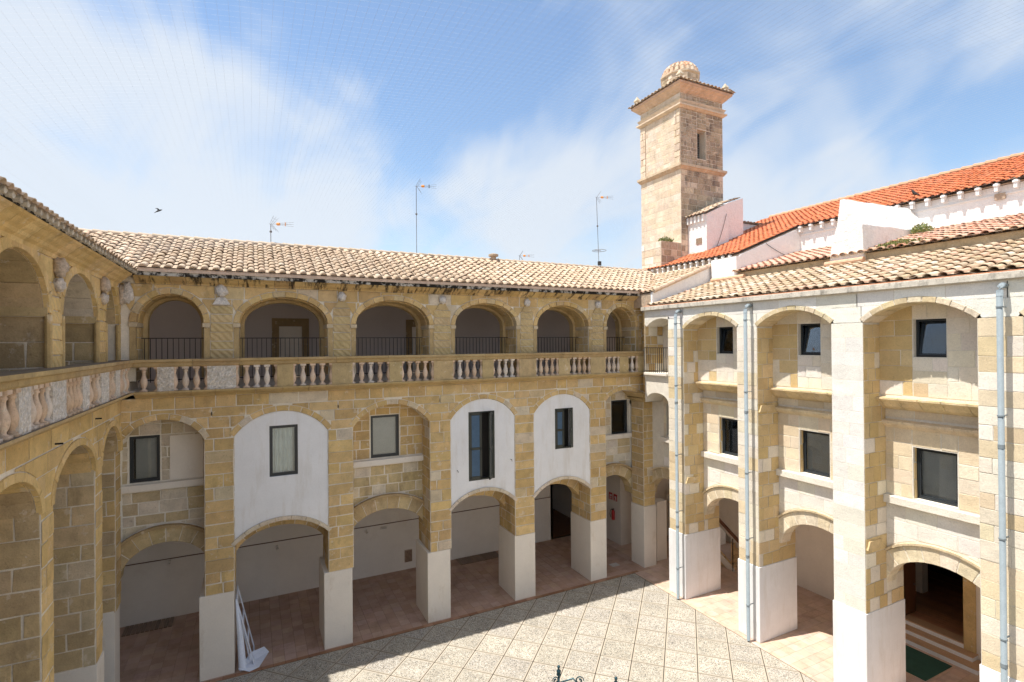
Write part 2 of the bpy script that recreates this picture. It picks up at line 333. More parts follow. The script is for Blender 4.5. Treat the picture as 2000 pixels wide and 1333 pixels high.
TOW_SHADE_STAIN = [(.42,.325,.225),(.36,.275,.19),(.46,.365,.265),(.31,.235,.165),(.40,.305,.21)]  # tower stones darkened for the shade of its sunless face, plus staining

class Bag:     # collects pieces; the largest in the picture become objects, the rest one 'stuff' part
    def __init__(s): s.p = []
    def add(s, fn_poly, fr, pts, w0, w1, col, cham, mt):
        mb = MB(); prism(mb, fr, pts, w0, w1, col, None, cham, back=False); s.mb(mb, mt, abs(area(pts)), fr)
    def mb(s, mb, mt, ar, fr=None):
        if not mb.v: return
        n = len(mb.v); c = Vector((sum(v.x for v in mb.v)/n, sum(v.y for v in mb.v)/n, sum(v.z for v in mb.v)/n))
        d = c-EYE; z = d.dot(_f); sc = -1
        if z > 0.3:
            X = d.dot(_r2)/z; Y = d.dot(_u2)/z
            if abs(X) < 1.03 and abs(Y) < 0.70:
                sc = ar/(z*z)
                if fr is not None: sc *= max(0.02, -fr.N.dot(d)/d.length)
        s.p.append((sc, mb, mt))
    def emit(s, parent, name, limit, rest):
        s.p.sort(key=lambda q: -q[0]); mbs = {}
        for i, (sc, mb, mt) in enumerate(s.p):
            if i < limit and sc > 0: mb.build(name, mt, parent)
            else:
                big = mbs.setdefault(mt, MB()); n = len(big.v); big.v += mb.v; big.f += [tuple(n+a for a in f) for f in mb.f]; big.c += mb.c; big.m += mb.m
        for mt, b in mbs.items(): tag(b.build(rest, mt, parent), kind='stuff')
def field(bag, fr, u0, u1, v0, v1, hb=None, ht=None, course=.36, ln=(.42, .85), breaks=(), cols=GOLDP, proud=.013, gap=.014, mt='stone', cvar=.12, full=None, bond=None):
    """courses of stones between v0 and v1, cut to the profiles hb(u) below and ht(u) above"""
    v = v0; row = 0
    nrow = max(1, round((v1-v0)/course)); hs = [1+random.uniform(-cvar, cvar) for _ in range(nrow)]; k = (v1-v0)/sum(hs)
    for h in hs:
        h *= k; a, b = v+gap*random.uniform(.6, 1.3), v+h-gap*random.uniform(.6, 1.3); v += h; row += 1
        segs = [u0, *[x for x in breaks if u0 < x < u1], u1]
        for s0, s1 in zip(segs, segs[1:]):
            if full and s1-s0 < full: cuts = [s0, s1] if (full > 5 or random.random() < .6) else [s0, s0+(s1-s0)*random.uniform(.3, .7), s1]
            else:
                cuts = [s0]; x = s0+random.uniform(*ln)*(.5 if row % 2 else 1)
                while x < s1-ln[0]*.45: cuts.append(x); x += random.uniform(*ln)
                cuts.append(s1)
            for x0, x1 in zip(cuts, cuts[1:]):
                x0 += gap; x1 -= gap
                if x1-x0 < .04: continue
                m = max(1, int((x1-x0)/.09)) if (hb or ht) else 1
                run = []
                def flush(run):
                    if len(run) < 2: return
                    top = [(x, t) for x, t, _ in run]; bot = [(x, q) for x, _, q in run]
                    if all(abs(t-top[0][1]) < 1e-6 for _, t in top): top = [top[0], top[-1]]
                    if all(abs(q-bot[0][1]) < 1e-6 for _, q in bot): bot = [bot[0], bot[-1]]
                    pts = bot+top[::-1]
                    if len(pts) == 4: j = gap*.8; pts = [(x+random.uniform(-j, j), y_+random.uniform(-j, j)) for x, y_ in pts]
                    bag.add(None, fr, pts, 0.0, proud+random.uniform(-.5, .65)*min(proud, .014), jit(random.choice(cols)), .008, mt)
                for i in range(m+1):
                    x = x0+(x1-x0)*i/m; q = a; t = b
                    if hb:
                        y = hb(x)
                        if y is not None: q = max(a, y+gap)
                    if ht:
                        y = ht(x)
                        if y is not None: t = min(b, y-gap)
                    if t-q > .035: run.append((x, t, q))
                    else: flush(run); run = []
                flush(run)
def mass(mb, fr, u0, u1, v0, v1, w0, w1, A=None, off=0.0, Atop=None, toff=0.0, n=24, mt=None):
    """solid wall piece; A cuts its foot into an arch, Atop cuts its head"""
    bot = [(u0, v0), (u1, v0)]
    if A:
        q = [p for p in A.pts(n, off) if u0-1e-6 <= p[0] <= u1+1e-6 and p[1] >= v0-1e-6]
        bot = ([(u0, v0)] if q[0][0] > u0+.004 else []) + ([(q[0][0], v0)] if q[0][1] > v0+.004 else []) + q + ([(q[-1][0], v0)] if q[-1][1] > v0+.004 else []) + ([(u1, v0)] if q[-1][0] < u1-.004 else [])
    top = [(u1, v1), (u0, v1)]
    if Atop: top = [p for p in Atop.pts(n, toff) if u0-1e-6 <= p[0] <= u1+1e-6][::-1]
    prism(mb, fr, bot+top, w0, w1, mt=mt)
def holewall(mb, fr, u0, u1, v0, v1, w0, w1, hole, A=None, Atop=None, mt=None):
    a, b, c, d = hole
    mass(mb, fr, a, b, d, v1, w0, w1, None, 0, Atop, mt=mt) if False else None
    # left, right, above, below
    def top(x): return v1 if not Atop else (Atop.h(x) or v1)
    def bot(x): return v0 if not A else (A.h(x) or v0)
    def piece(x0, x1, fb, ft, m):
        xs = [x0+(x1-x0)*i/m for i in range(m+1)]
        prism(mb, fr, [(x, fb(x)) for x in xs]+[(x, ft(x)) for x in xs[::-1]], w0, w1, mt=mt)
    piece(u0, a, bot, top, 10); piece(b, u1, bot, top, 10); piece(a, b, lambda x: d, top, 6); piece(a, b, bot, lambda x: c, 6)

def window(parent, fr, u0, u1, v0, v1, w, mullion=False, screen='blind_grey', fw=.055, tilt=False, depth=.8, vfrac=0):
    mb = MB()
    for p in (rect(u0, u1, v1-fw, v1), rect(u0, u1, v0, v0+fw), rect(u0, u0+fw, v0+fw, v1-fw), rect(u1-fw, u1, v0+fw, v1-fw)): prism(mb, fr, p, w-.05, w+.02)
    fo = mb.build('window', 'frame_dark', parent)
    mb = MB(); g = fw+.0; sash = MB()
    for p in (rect(u0+g, u1-g, v1-g-.04, v1-g), rect(u0+g, u1-g, v0+g, v0+g+.04), rect(u0+g, u0+g+.04, v0+g+.04, v1-g-.04), rect(u1-g-.04, u1-g, v0+g+.04, v1-g-.04)): prism(sash, fr, p, w-.045, w+.005)
    if mullion: prism(sash, fr, rect((u0+u1)/2-.03, (u0+u1)/2+.03, v0+g+.04, v1-g-.04), w-.045, w+.008)
    prism(mb, fr, rect(u0+g+.03, u1-g-.03, v0+g+.03, v1-g-.03), w-.03, w-.022)
    if tilt:   # top of the sash leans inwards
        ca, sa = math.cos(.16), math.sin(.16); o = fr.P(0, v0+g, w-.02)
        for M_ in (mb, sash):
            for i, p in enumerate(M_.v):
                d = p-o; z = d.z; nn = d.dot(fr.N); base = p-Vector((0, 0, z))-fr.N*nn; M_.v[i] = base+Vector((0, 0, z*ca+nn*sa))+fr.N*(nn*ca-z*sa)
    sash.build('sash', 'frame_dark', fo); mb.build('pane', 'glass', fo)
    if screen == 'curtain':
        mb = MB(); n = 46; x0, x1 = u0+g+.04, u1-g-.03
        for i in range(n):
            a = x0+(x1-x0)*i/n; b = x0+(x1-x0)*(i+1)/n
            fa = lambda x: w-.14+.025*math.sin(x*52)+.012*math.sin(x*23+1)
            mb.poly([fr.P(a, v0+g, fa(a)), fr.P(b, v0+g, fa(b)), fr.P(b, v1-g, fa(b)), fr.P(a, v1-g, fa(a))])
        mb.build('curtain', 'curtain', fo, smooth=True)
    elif screen:
        mb = MB(); prism(mb, fr, rect(u0+.02+(u1-u0)*vfrac, u1-.02, v0+.02, v1-.02), w-.12, w-.10); mb.build('blind', screen, fo)
    mb = MB()      # the dark room behind
    d = w-.06-depth
    for q in ([(u0,v0,w-.055),(u1,v0,w-.055),(u1,v0,d),(u0,v0,d)], [(u0,v1,w-.055),(u1,v1,w-.055),(u1,v1,d),(u0,v1,d)], [(u0,v0,w-.055),(u0,v1,w-.055),(u0,v1,d),(u0,v0,d)], [(u1,v0,w-.055),(u1,v1,w-.055),(u1,v1,d),(u1,v0,d)], [(u0,v0,d),(u1,v0,d),(u1,v1,d),(u0,v1,d)]):
        mb.poly([fr.P(*p) for p in q])
    mb.build('room', 'room_dark', fo)
    return fo

# ------------------------------------------------------------------ tiles
TILE_ME = {}
def tile_meshes(key, cols, r0=.105, r1=.088, L=.43, n=6):
    out = []
    for ci, c in enumerate(cols):
        mb = MB(); th = .016
        vs = []
        for (y, r, z) in ((0, r0, .035), (L, r1, 0.0)):
            for k in range(n+1): a = PI*k/n; vs.append((r*math.cos(a), y, z+r*.74*math.sin(a)))
            for k in range(n+1): a = PI*k/n; vs.append(((r-th)*math.cos(a), y, z+(r*.74-th)*math.sin(a)))
        m = n+1; fs = [(k, k+1, 2*m+k+1, 2*m+k) for k in range(n)] + [(k+1, k, m+k, m+k+1) for k in range(n)] + [(m+k+1, m+k, 3*m+k, 3*m+k+1) for k in range(n)]
        mb.add(vs, fs, c)
        me = bpy.data.meshes.new('roof_tile'); me.from_pydata([tuple(v) for v in mb.v], [], mb.f); me.materials.append(MATS['tile'])
        ca = me.color_attributes.new('col', 'FLOAT_COLOR', 'CORNER'); ca.data.foreach_set('color', [x for f in mb.f for _ in f for x in (*c, 1.0)])
        sm = [True]*n+[False]*n+[True]*n; me.polygons.foreach_set('use_smooth', sm)
        out.append((me, [Vector(v) for v in vs], mb.f, c))
    TILE_ME[key] = out
def tile_roof(parent, O, A, Sl, width, length, sp, ex, key, limit, keep=None, bedmat='tile_bed', bed=True, rowoff=0, roughness=.012, thick=.12, lo_proud=.07):
    """covering of barrel tiles on the plane O + A*x + Sl*y (A along the eave, Sl up the slope)"""
    O = Vector(O); A = Vector(A).normalized(); Sl = Vector(Sl).normalized(); Nz = A.cross(Sl).normalized()
    if Nz.z < 0: Nz = -Nz
    nc = int(width/sp); nr = int(length/ex)
    roof = MB(); r = sp/2
    for i in range(nc):      # concave channels between the covers
        x0 = i*sp; xs = [x0, x0+sp*.2, x0+sp*.36, x0+sp*.5, x0+sp*.64, x0+sp*.8, x0+sp]; zs = [0.02, .015, -.0, .0, -.0, .015, .02]
        zs = [-.01, .01, .03, .035, .03, .01, -.01]
        for j in range(nr):
            y0 = j*ex-(lo_proud if j == 0 else 0); y1 = (j+1)*ex
            if keep and not keep(O+A*(x0+sp/2)+Sl*((y0+y1)/2)): continue
            for a in range(6):
                roof.poly([O+A*xs[a]+Sl*y0+Nz*(zs[a]+.015), O+A*xs[a+1]+Sl*y0+Nz*(zs[a+1]+.015), O+A*xs[a+1]+Sl*y1+Nz*(zs[a+1]-.01), O+A*xs[a]+Sl*y1+Nz*(zs[a]-.01)])
    if not roof.v: return None
    ro = roof.build('roof', bedmat, parent); org = WP[ro.name]
    items = []
    for i in range(nc+1):
        for j in range(nr):
            p = O+A*(i*sp)+Sl*(j*ex-lo_proud if j == 0 else j*ex-.02)+Nz*.012
            if keep and not keep(p+Sl*.1): continue
            d = p-EYE; z = d.dot(_f); sc = -1
            if z > .3 and abs(d.dot(_r2)/z) < 1.02 and abs(d.dot(_u2)/z) < .68: sc = 1/z/z
            items.append((sc, i, j, p))
    items.sort(key=lambda q: -q[0]); big = MB(); ms = TILE_ME[key]
    for k, (sc, i, j, p) in enumerate(items):
        me, vs, fs, c = random.choice(ms); a = random.uniform(-.05, .05); b = random.uniform(-.03, .03)
        A2 = (A*math.cos(a)+Sl*math.sin(a)).normalized(); S2 = (Sl*math.cos(a)-A*math.sin(a)); S2 = (S2+Nz*b).normalized(); N2 = A2.cross(S2)
        if N2.z < 0: A2 = -A2; N2 = A2.cross(S2)
        q = p+A*random.uniform(-roughness, roughness)+Sl*random.uniform(-roughness, roughness)
        s_ = sp/.30
        M_ = Matrix(((A2.x*s_, S2.x, N2.x*s_, q.x), (A2.y*s_, S2.y, N2.y*s_, q.y), (A2.z*s_, S2.z, N2.z*s_, q.z), (0, 0, 0, 1)))
        if k < limit and sc > 0:
            o = bpy.data.objects.new('roof_tile', me); COL.objects.link(o); o.parent = ro
            o.matrix_parent_inverse = Matrix.Identity(4); M2 = M_.copy(); M2.translation = q-org; o.matrix_basis = M2
        else:
            big.add([M_ @ v for v in vs], fs, c)
    b = big.build('roof_tiling', 'tile', ro)
    if b: tag(b, kind='stuff')
    return ro
tile_meshes('cream', [(.53,.405,.29),(.50,.38,.265),(.56,.44,.32),(.48,.36,.255),(.53,.39,.28),(.46,.345,.25),(.57,.46,.35),(.51,.38,.27)])
tile_meshes('mixed', [(.56,.43,.31),(.53,.40,.27),(.62,.51,.38),(.50,.37,.25),(.58,.39,.28),(.46,.355,.25),(.64,.55,.43),(.47,.355,.23)])
tile_meshes('pink', [(.62,.36,.27),(.66,.42,.32),(.60,.44,.33),(.66,.34,.23),(.60,.40,.28)])
tile_meshes('orange', [(.60,.18,.075),(.62,.20,.085),(.56,.165,.065),(.60,.19,.08),(.58,.21,.10),(.54,.17,.08)])

# ================================================================== SETTING: ground and paving
Y0 = 18.05; X1 = 15.0; XL = -3.35
gb = MB(); gb.poly([(-400, -400, -.12), (400, -400, -.12), (400, 400, -.12), (-400, 400, -.12)]); tag(gb.build('ground', 'ground'), kind='structure')
pv = MB(); pv.box((XL, -6, -.1), (14.75, 17.83, -.016)); pav = tag(pv.build('courtyard_paving', 'grout'), kind='structure')
def clip(poly, a, b, c):     # keep a*x+b*y<=c
    out = []
    for i in range(len(poly)):
        p, q = poly[i], poly[(i+1) % len(poly)]; dp = a*p[0]+b*p[1]-c; dq = a*q[0]+b*q[1]-c
        if dp <= 0: out.append(p)
        if (dp < 0 < dq) or (dq < 0 < dp): t = dp/(dp-dq); out.append((p[0]+(q[0]-p[0])*t, p[1]+(q[1]-p[1])*t))
    return out
FLOOR = Fr((0, 0, 0), (1, 0, 0), (0, 0, 1))
def fpoly(mb, pts, z0, z1, col, mt, inset=0):
    if len(pts) < 3: return
    n = len(pts); mb.add([(x, y, z0) for x, y in pts]+[(x, y, z1) for x, y in pts], [(i, (i+1) % n, n+(i+1) % n, n+i) for i in range(n)]+[tuple(range(n, 2*n))], col, mt)
bag = Bag(); H = .6925
for i in range(-14, 30):
    for j in range(-4, 40):
        if (i+j) % 2: continue
        cx_, cy_ = 14.75-i*H, 17.83-(j-0)*H*1.0
        g = .018; full = [(cx_-H+g, cy_), (cx_, cy_-H+g), (cx_+H-g, cy_), (cx_, cy_+H-g)]
        inn = [(cx_-H+.075, cy_), (cx_, cy_-H+.075), (cx_+H-.075, cy_), (cx_, cy_+H-.075)]
        def cl(p, e):
            p = clip(p, 1, 0, 14.74-e)
            p = clip(p, 0, 1, 17.82-e) if p else p
            return clip(p, -1, 0, -(XL+.02+e)) if p else p
        f = cl(full, 0)
        if len(f) < 3 or abs(area(f)) < .02: continue
        if cy_ < -4: continue
        mb = MB(); k = 1+random.uniform(-.05, .05); dz = random.uniform(-.001, .001)
        fpoly(mb, f, -.05, -.004+dz, (.42*k, .37*k, .30*k), 'slab_frame')
        q = cl(inn, .03)
        if len(q) > 2 and abs(area(q)) > .01:
            k = 1+random.uniform(-.08, .07); fpoly(mb, q, -.006, -.001+dz, (k, k*.995, k*random.uniform(.95, 1.0)), 'gravel')
        bag.mb(mb, 'slab_frame', abs(area(f)))
# slabs carry two materials: emit by hand
bag.p.sort(key=lambda q: -q[0])
big = MB()
for i, (sc, mb, mt) in enumerate(bag.p):
    if i < 300 and sc > 0: mb.build('paving_slab', None, pav)
    else:
        n = len(big.v); mi = [big.mi(x) for x in mb.mats]; big.v += mb.v; big.f += [tuple(n+a for a in f) for f in mb.f]; big.c += mb.c; big.m += [mi[a] for a in mb.m]
if big.v: tag(big.build('paving_slabs', None, pav), kind='stuff')
# terracotta floors of the arcades
TC_LIT = [(.60,.43,.335),(.62,.45,.355),(.58,.415,.32),(.63,.465,.37)]  # paler copy: the right arcade's sunlight put into the tile colour
TC_SHADE = [(.44,.29,.22),(.46,.31,.235),(.42,.275,.205),(.48,.33,.255)]  # darker copy: the middle arcade's shade put into the tile colour
fl = MB()
for p in ([(XL, 17.83), (14.75, 17.83), (14.75, 17.838), (XL, 17.838)],): pass
mbf = MB(); mbf.box((-12, 17.84, -.1), (14.75, 30, -.012)); mbf.box((14.76, -8, -.1), (26, 30, -.012)); mbf.box((-12, -8, -.1), (XL-.002, 17.84, -.012))
flo = tag(mbf.build('arcade_floor', 'grout'), kind='structure')
bag = Bag()
def ftile(x0, x1, y0, y1, cols=TC_SHADE):
    if x1-x0 < .03 or y1-y0 < .03: return
    mb = MB(); fpoly(mb, rect(x0+.003, x1-.003, y0+.003, y1-.003), -.04, random.uniform(-.001, .0005), jit(random.choice(cols), .04), None); bag.mb(mb, 'terracotta_floor', (x1-x0)*(y1-y0))
DK = [(.30,.155,.085),(.34,.18,.10),(.38,.21,.13),(.27,.13,.07)]
x = -5.0
while x < 19.8:
    y = 17.84; r = 0
    while y < 22.8:
        if not (x > 14.7 and y < 17.84): ftile(x, x+.345, y, y+(.15 if r == 0 else .345), DK if r == 0 and x < 14.8 else (TC_SHADE if x < 15.5 else TC_LIT))
        y += .15 if r == 0 else .345; r += 1
    x += .345
y = 17.84
while y > 2.6:
    x = 14.76; r = 0
    while x < 19.85:
        dxx = .15 if r == 0 else .345; ftile(x, min(x+dxx, 19.9), y-.345, y, TC_LIT); x += dxx; r += 1
    y -= .345
bag.emit(flo, 'floor_tile', 300, 'floor_tiles')

# ================================================================== MIDDLE WING
MW = empty('cloister_wing', (6, 18.05, 0), 'long shaded golden stone cloister wing facing the camera, with six balustraded arches', 'building', 'wings of the cloister')
fm = Fr((0, Y0, 0), (1, 0, 0), (0, -1, 0))
PB = [(-1.47, -.55), (2.05, 2.95), (5.56, 6.42), (9.06, 9.96), (12.61, 13.43)]    # plinths
PM = [(-1.32, -.54), (2.2, 3.0), (5.68, 6.47), (9.1, 9.95), (12.64, 13.45)]       # stone piers
PU = [(-1.15, -.54), (2.38, 2.95), (5.85, 6.5), (9.38, 9.96), (12.77, 13.36)]     # gallery piers
bagm = Bag()
LB = [(-3.5, -1.32), (-.54, 2.2), (3.0, 5.68), (6.47, 9.1), (9.95, 12.64), (13.45, 15.5)]
UB = [(-3.15, -1.15), (-.54, 2.38), (2.95, 5.85), (6.5, 9.38), (9.96, 12.77), (13.36, 15.28)]
MA = [Arch((a+b)/2, (b-a)/2, 7.2, .72, 's') for a, b in LB]
MA[0] = Arch(-2.36, 1.04, 7.2, .66, 's'); MA[5] = Arch(14.475, 1.025, 7.5, .44, 's')
RA = [Arch((a+b)/2, (b-a)/2+.06, 3.05, .98, 'e') for a, b in LB]     # ring arches deep in the bays
UA = [Arch((a+b)/2, (b-a)/2-.16, 10.68, .86, 'e') for a, b in UB]
wall = MB()
for a, b in PM: wall.box((a, Y0, 2.5), (b, Y0+1.45, 8.0))
wall.box((15.5, Y0, 2.5), (16.14, Y0+.8, 7.45))
# corner pier on the left
wall.box((-5.2, 18.15, 2.5), (-3.5, 18.75, 8.0))
prevs = -3.35
edges = [-3.35]+[x for p in PM for x in p]+[15.5]
for k, (a, b) in enumerate(LB):
    a_ = max(a, -3.35)
    mass(wall, fm, a_, b, 7.19, 8.6, -1.45, 0, MA[k], 0)
for a, b in PM: prism(wall, fm, rect(a, b, 7.9, 8.6), -1.45, 0)
wo_ = wall.build('wall', 'mortar', MW)
def mbands(u):
    for k, (a, b) in enumerate(LB):
        if a <= u <= b: return MA[k].h(u, .17)
    for a, b in PM:
        if a <= u <= b: return 2.5
    return None
def hb_front(u):
    for k, (a, b) in enumerate(LB):
        if a < u < b:
            h = MA[k].h(u, .17); return h if h else (7.3 if k < 5 else 7.6)
    # the ring spills over pier tops
    for k, (a, b) in enumerate(LB):
        if abs(u-a) < .12 or abs(u-b) < .12: pass
    return None
field(bagm, fm, -3.35, 15.5, 7.20, 8.5, hb=lambda u: (hb_front(u)), course=.33, ln=(.45, .95), cols=GOLDP)
for (a, b) in PM: field(bagm, fm, a, b, 2.5, 7.20, course=.36, ln=(.3, .55), cols=GOLDP, full=.9)
for (a, b) in PM:
    fs = Fr((a, Y0, 0), (0, 1, 0), (-1, 0, 0)); field(bagm, fs, .0, 1.45, 2.5, 7.7, course=.36, ln=(.35, .6), cols=GOLDP)
    fs = Fr((b, Y0, 0), (0, 1, 0), (1, 0, 0)); field(bagm, fs, .0, 1.45, 2.5, 7.7, course=.36, ln=(.35, .6), cols=GOLDP)
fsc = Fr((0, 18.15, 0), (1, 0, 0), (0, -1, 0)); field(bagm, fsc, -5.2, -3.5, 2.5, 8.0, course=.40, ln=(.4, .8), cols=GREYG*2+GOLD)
fsc2 = Fr((-3.5, 0, 0), (0, 1, 0), (1, 0, 0)); field(bagm, fsc2, 18.15, 18.75, 2.5, 8.0, course=.36, ln=(.4, .8), cols=GOLD)
# corner pier F and its capital
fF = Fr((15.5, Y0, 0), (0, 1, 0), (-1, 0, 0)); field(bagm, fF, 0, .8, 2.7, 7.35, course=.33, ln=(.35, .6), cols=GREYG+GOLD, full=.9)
fF2 = Fr((0, Y0, 0), (1, 0, 0), (0, -1, 0)); field(bagm, fF2, 15.5, 16.14, 2.7, 7.35, course=.33, ln=(.3, .5), cols=GOLDP, full=.9)
cp = MB()
def loft(mb, A_, B_, za, zb_):
    vs = [(x, y, za) for x, y in A_]+[(x, y, zb_) for x, y in B_]; n = len(A_)
    mb.add(vs, [(i, (i+1) % n, n+(i+1) % n, n+i) for i in range(n)]+[tuple(range(n))[::-1], tuple(range(n, 2*n))])
loft(cp, rect(15.49, 16.15, Y0-.01, Y0+.81), rect(15.36, 16.28, Y0-.15, Y0+.9), 7.34, 7.46)
loft(cp, rect(15.36, 16.28, Y0-.15, Y0+.9), rect(15.34, 16.3, Y0-.17, Y0+.9), 7.46, 7.52)
loft(cp, rect(15.40, 16.26, Y0-.11, Y0+.9), rect(15.04, 16.6, Y0-.60, Y0+1.2), 7.52, 7.80)
for q in cp.c: pass
cp.c = [(.46,.34,.17)]*len(cp.f); cp.build('capital', 'stone', MW)
# corner mass above (chamfer)
cm = MB()
poly = [(15.0, 17.32), (15.5, 18.05), (15.5, 19.5), (17.0, 19.5), (17.0, 17.32)]
cm.add([(x, y, 7.79) for x, y in poly]+[(x, y, 11.9) for x, y in poly], [(i, (i+1) % 5, 5+(i+1) % 5, 5+i) for i in range(5)]+[(4, 3, 2, 1, 0), (5, 6, 7, 8, 9)])
cm.build('corner_block', 'mortar_pale', MW)
# plinths
for a, b in PB:
    mb = MB(); mb.box((a, Y0-.02, 0), (b, Y0+1.5, 2.5)); bevel(mb.build('plinth', 'plinth_render', MW), .012, 2)
mb = MB(); mb.box((15.47, Y0-.03, 0), (16.17, Y0+.85, 2.7)); bevel(mb.build('plinth', 'plinth_render', MW), .012, 2)
mb = MB(); mb.box((16.45, 18.3, 0), (17.05, 18.75, 2.7)); bevel(mb.build('plinth', 'plinth_render', MW), .012, 2)
mb = MB(); mb.box((-5.3, 18.13, 0), (-3.53, 18.8, 2.55)); bevel(mb.build('plinth', 'plinth_render', MW), .012, 2)
# arches: mezzanine rings, deep ring arches
for k, (a, b) in enumerate(LB):
    o = empty('arch', (0, 0, 0), '', ''); del o['label']; del o['category']
    o.parent = MW; o.location = Vector((MA[k].c, Y0, 7.2))-WP[MW.name]; WP[o.name] = Vector((MA[k].c, Y0, 7.2))
    ring(o, fm, MA[k], 0.0, .165, 9, -.30, .018, GOLDP)
    o = empty('arch', (0, 0, 0), '', ''); del o['label']; del o['category']
    o.parent = MW; o.location = Vector((RA[k].c, Y0+.9, 3.0))-WP[MW.name]; WP[o.name] = Vector((RA[k].c, Y0+.9, 3.0))
    ring(o, fm, RA[k], 0.0, .45, 10, -1.40, -.86, [(.52,.40,.22),(.56,.44,.26),(.50,.37,.20)] if k in (0, 2, 5) else GOLD)
    hm = MB(); prism(hm, fm, RA[k].pts(24, .015)+RA[k].pts(24, .44)[::-1], -1.39, -.875); hm.build('arch_bed', 'mortar', o)
    hm = MB(); P_ = RA[k].pts(24, .46); Q_ = RA[k].pts(24, .54)
    if k in (0, 2, 5):
        prism(hm, fm, P_+Q_[::-1], -.9, -.74, (.42,.30,.16)); hm.build('hood_mould', 'stone', o)
# deep walls of the recessed bays with windows
WIN = {0: (-3.32, -2.55, 5.9, 7.30), 2: (3.77, 4.80, 5.9, 7.43), 5: (14.45, 15.45, 5.78, 7.38)}
for k in (0, 2, 5):
    a, b = LB[k]; w = MB(); aw = a-.1 if k else -3.6; bw = b+(.7 if k == 5 else .02)
    def bot(x): return RA[k].h(x, .40) or 2.5
    h = WIN[k]
    for (x0, x1, f0, f1, m) in ((aw, h[0], bot, lambda x: 8.05, 10), (h[1], bw, bot, lambda x: 8.05, 10), (h[0], h[1], bot, lambda x: h[2], 8), (h[0], h[1], lambda x: h[3], lambda x: 8.05, 1)):
        xs = [x0+(x1-x0)*i/m for i in range(m+1)]; prism(w, fm, [(x, f0(x)) for x in xs]+[(x, f1(x)) for x in xs[::-1]], -1.40, -.92)
    w.build('recess_wall', 'mortar' if k == 2 else 'mortar_pale', MW)
    fb = Fr((0, Y0+.92, 0), (1, 0, 0), (0, -1, 0))
    cols = {0: [(.62,.54,.43),(.58,.50,.39),(.50,.40,.25)], 2: [(.56,.44,.25),(.60,.50,.34),(.53,.41,.22),(.64,.56,.44)], 5: [(.64,.57,.47),(.66,.60,.50),(.58,.47,.30)]}[k]
    def inwin(u, k=k): return None
    field(bagm, fb, a, b, 3.2, 5.62, hb=lambda u: (RA[k].h(u, .55) or 2.5), course=.34, ln=(.4, .8), cols=cols, proud=.008)
    cu = cols if k != 2 else GOLD
    field(bagm, fb, a, h[0]-.03, 5.9, 8.0, course=.34, ln=(.3, .6), cols=cu, proud=.008)
    field(bagm, fb, h[1]+.03, b, 5.9, 8.0, course=.34, ln=(.3, .6), cols=cu, proud=.008)
    field(bagm, fb, h[0]-.03, h[1]+.03, h[3]+.02, 8.0, course=.30, ln=(.4, .6), cols=cu, proud=.008)
    sm = MB(); prism(sm, fm, rect(a+.01, b-.01, 5.66, 5.86), -.92, -.76); o = sm.build('window_sill', 'plinth_render', MW); bevel(o, .01)
    if k == 5:   # open hatch with a grey sliding leaf
        window(MW, fm, h[0], h[1], h[2], h[3], -1.08, screen='blind_grey', vfrac=.42)
    else: window(MW, fm, h[0], h[1], h[2], h[3], -1.02, screen='blind_grey' if k else 'blind_grey', vfrac=0 if k else .15)
mb = MB(); prism(mb, fm, rect(-2.30, -1.40, 5.88, 7.25), -.92, -.895); bevel(mb.build('niche_panel', 'plinth_render', MW), .01)
# white plaster bays
WINP = {1: (.45, 1.28, 5.84, 7.45), 3: (7.18, 8.25, 4.86, 7.44), 4: (10.94, 11.81, 5.69, 7.33)}
LA = {}
for k in (1, 3, 4):
    a, b = LB[k]; A = Arch((a+b)/2, (b-a)/2+.03, 3.86, .60, 's'); LA[k] = A; h = WINP[k]; w = MB()
    def bot(x, A=A): return A.h(x, .10) or 3.9
    def top(x, k=k): return MA[k].h(x, -.01) or 7.19
    for (x0, x1, f0, f1, m) in ((a+.004, h[0], bot, top, 12), (h[1], b-.004, bot, top, 12), (h[0], h[1], bot, lambda x: h[2], 8), (h[0], h[1], lambda x: h[3], top, 8)):
        xs = [x0+(x1-x0)*i/m for i in range(m+1)]; prism(w, fm, [(x, f0(x)) for x in xs]+[(x, f1(x)) for x in xs[::-1]], -.42, -.02)
    w.build('plaster_panel', 'plaster_white', MW)
    o = empty('arch', (0, 0, 0), '', ''); del o['label']; del o['category']
    o.parent = MW; o.location = Vector((A.c, Y0, 3.9))-WP[MW.name]; WP[o.name] = Vector((A.c, Y0, 3.9))
    ring(o, fm, A, -.02, .10, 7, -.5, .035, [(.62,.52,.40),(.66,.57,.45)], name='rim_stone')
    if k == 1: window(MW, fm, *h, -.10, screen='curtain')
# walls above the deep ring arches in the white bays
for k in (1, 3, 4):
    a, b = LB[k]; w = MB(); A = RA[k]; xs = [a+(b-a)*i/14 for i in range(15)]
    prism(w, fm, [(x, A.h(x, .40) or 3.0) for x in xs]+[(b, 5.2), (a, 5.2)], -1.40, -.90); w.build('recess_wall', 'mortar', MW)
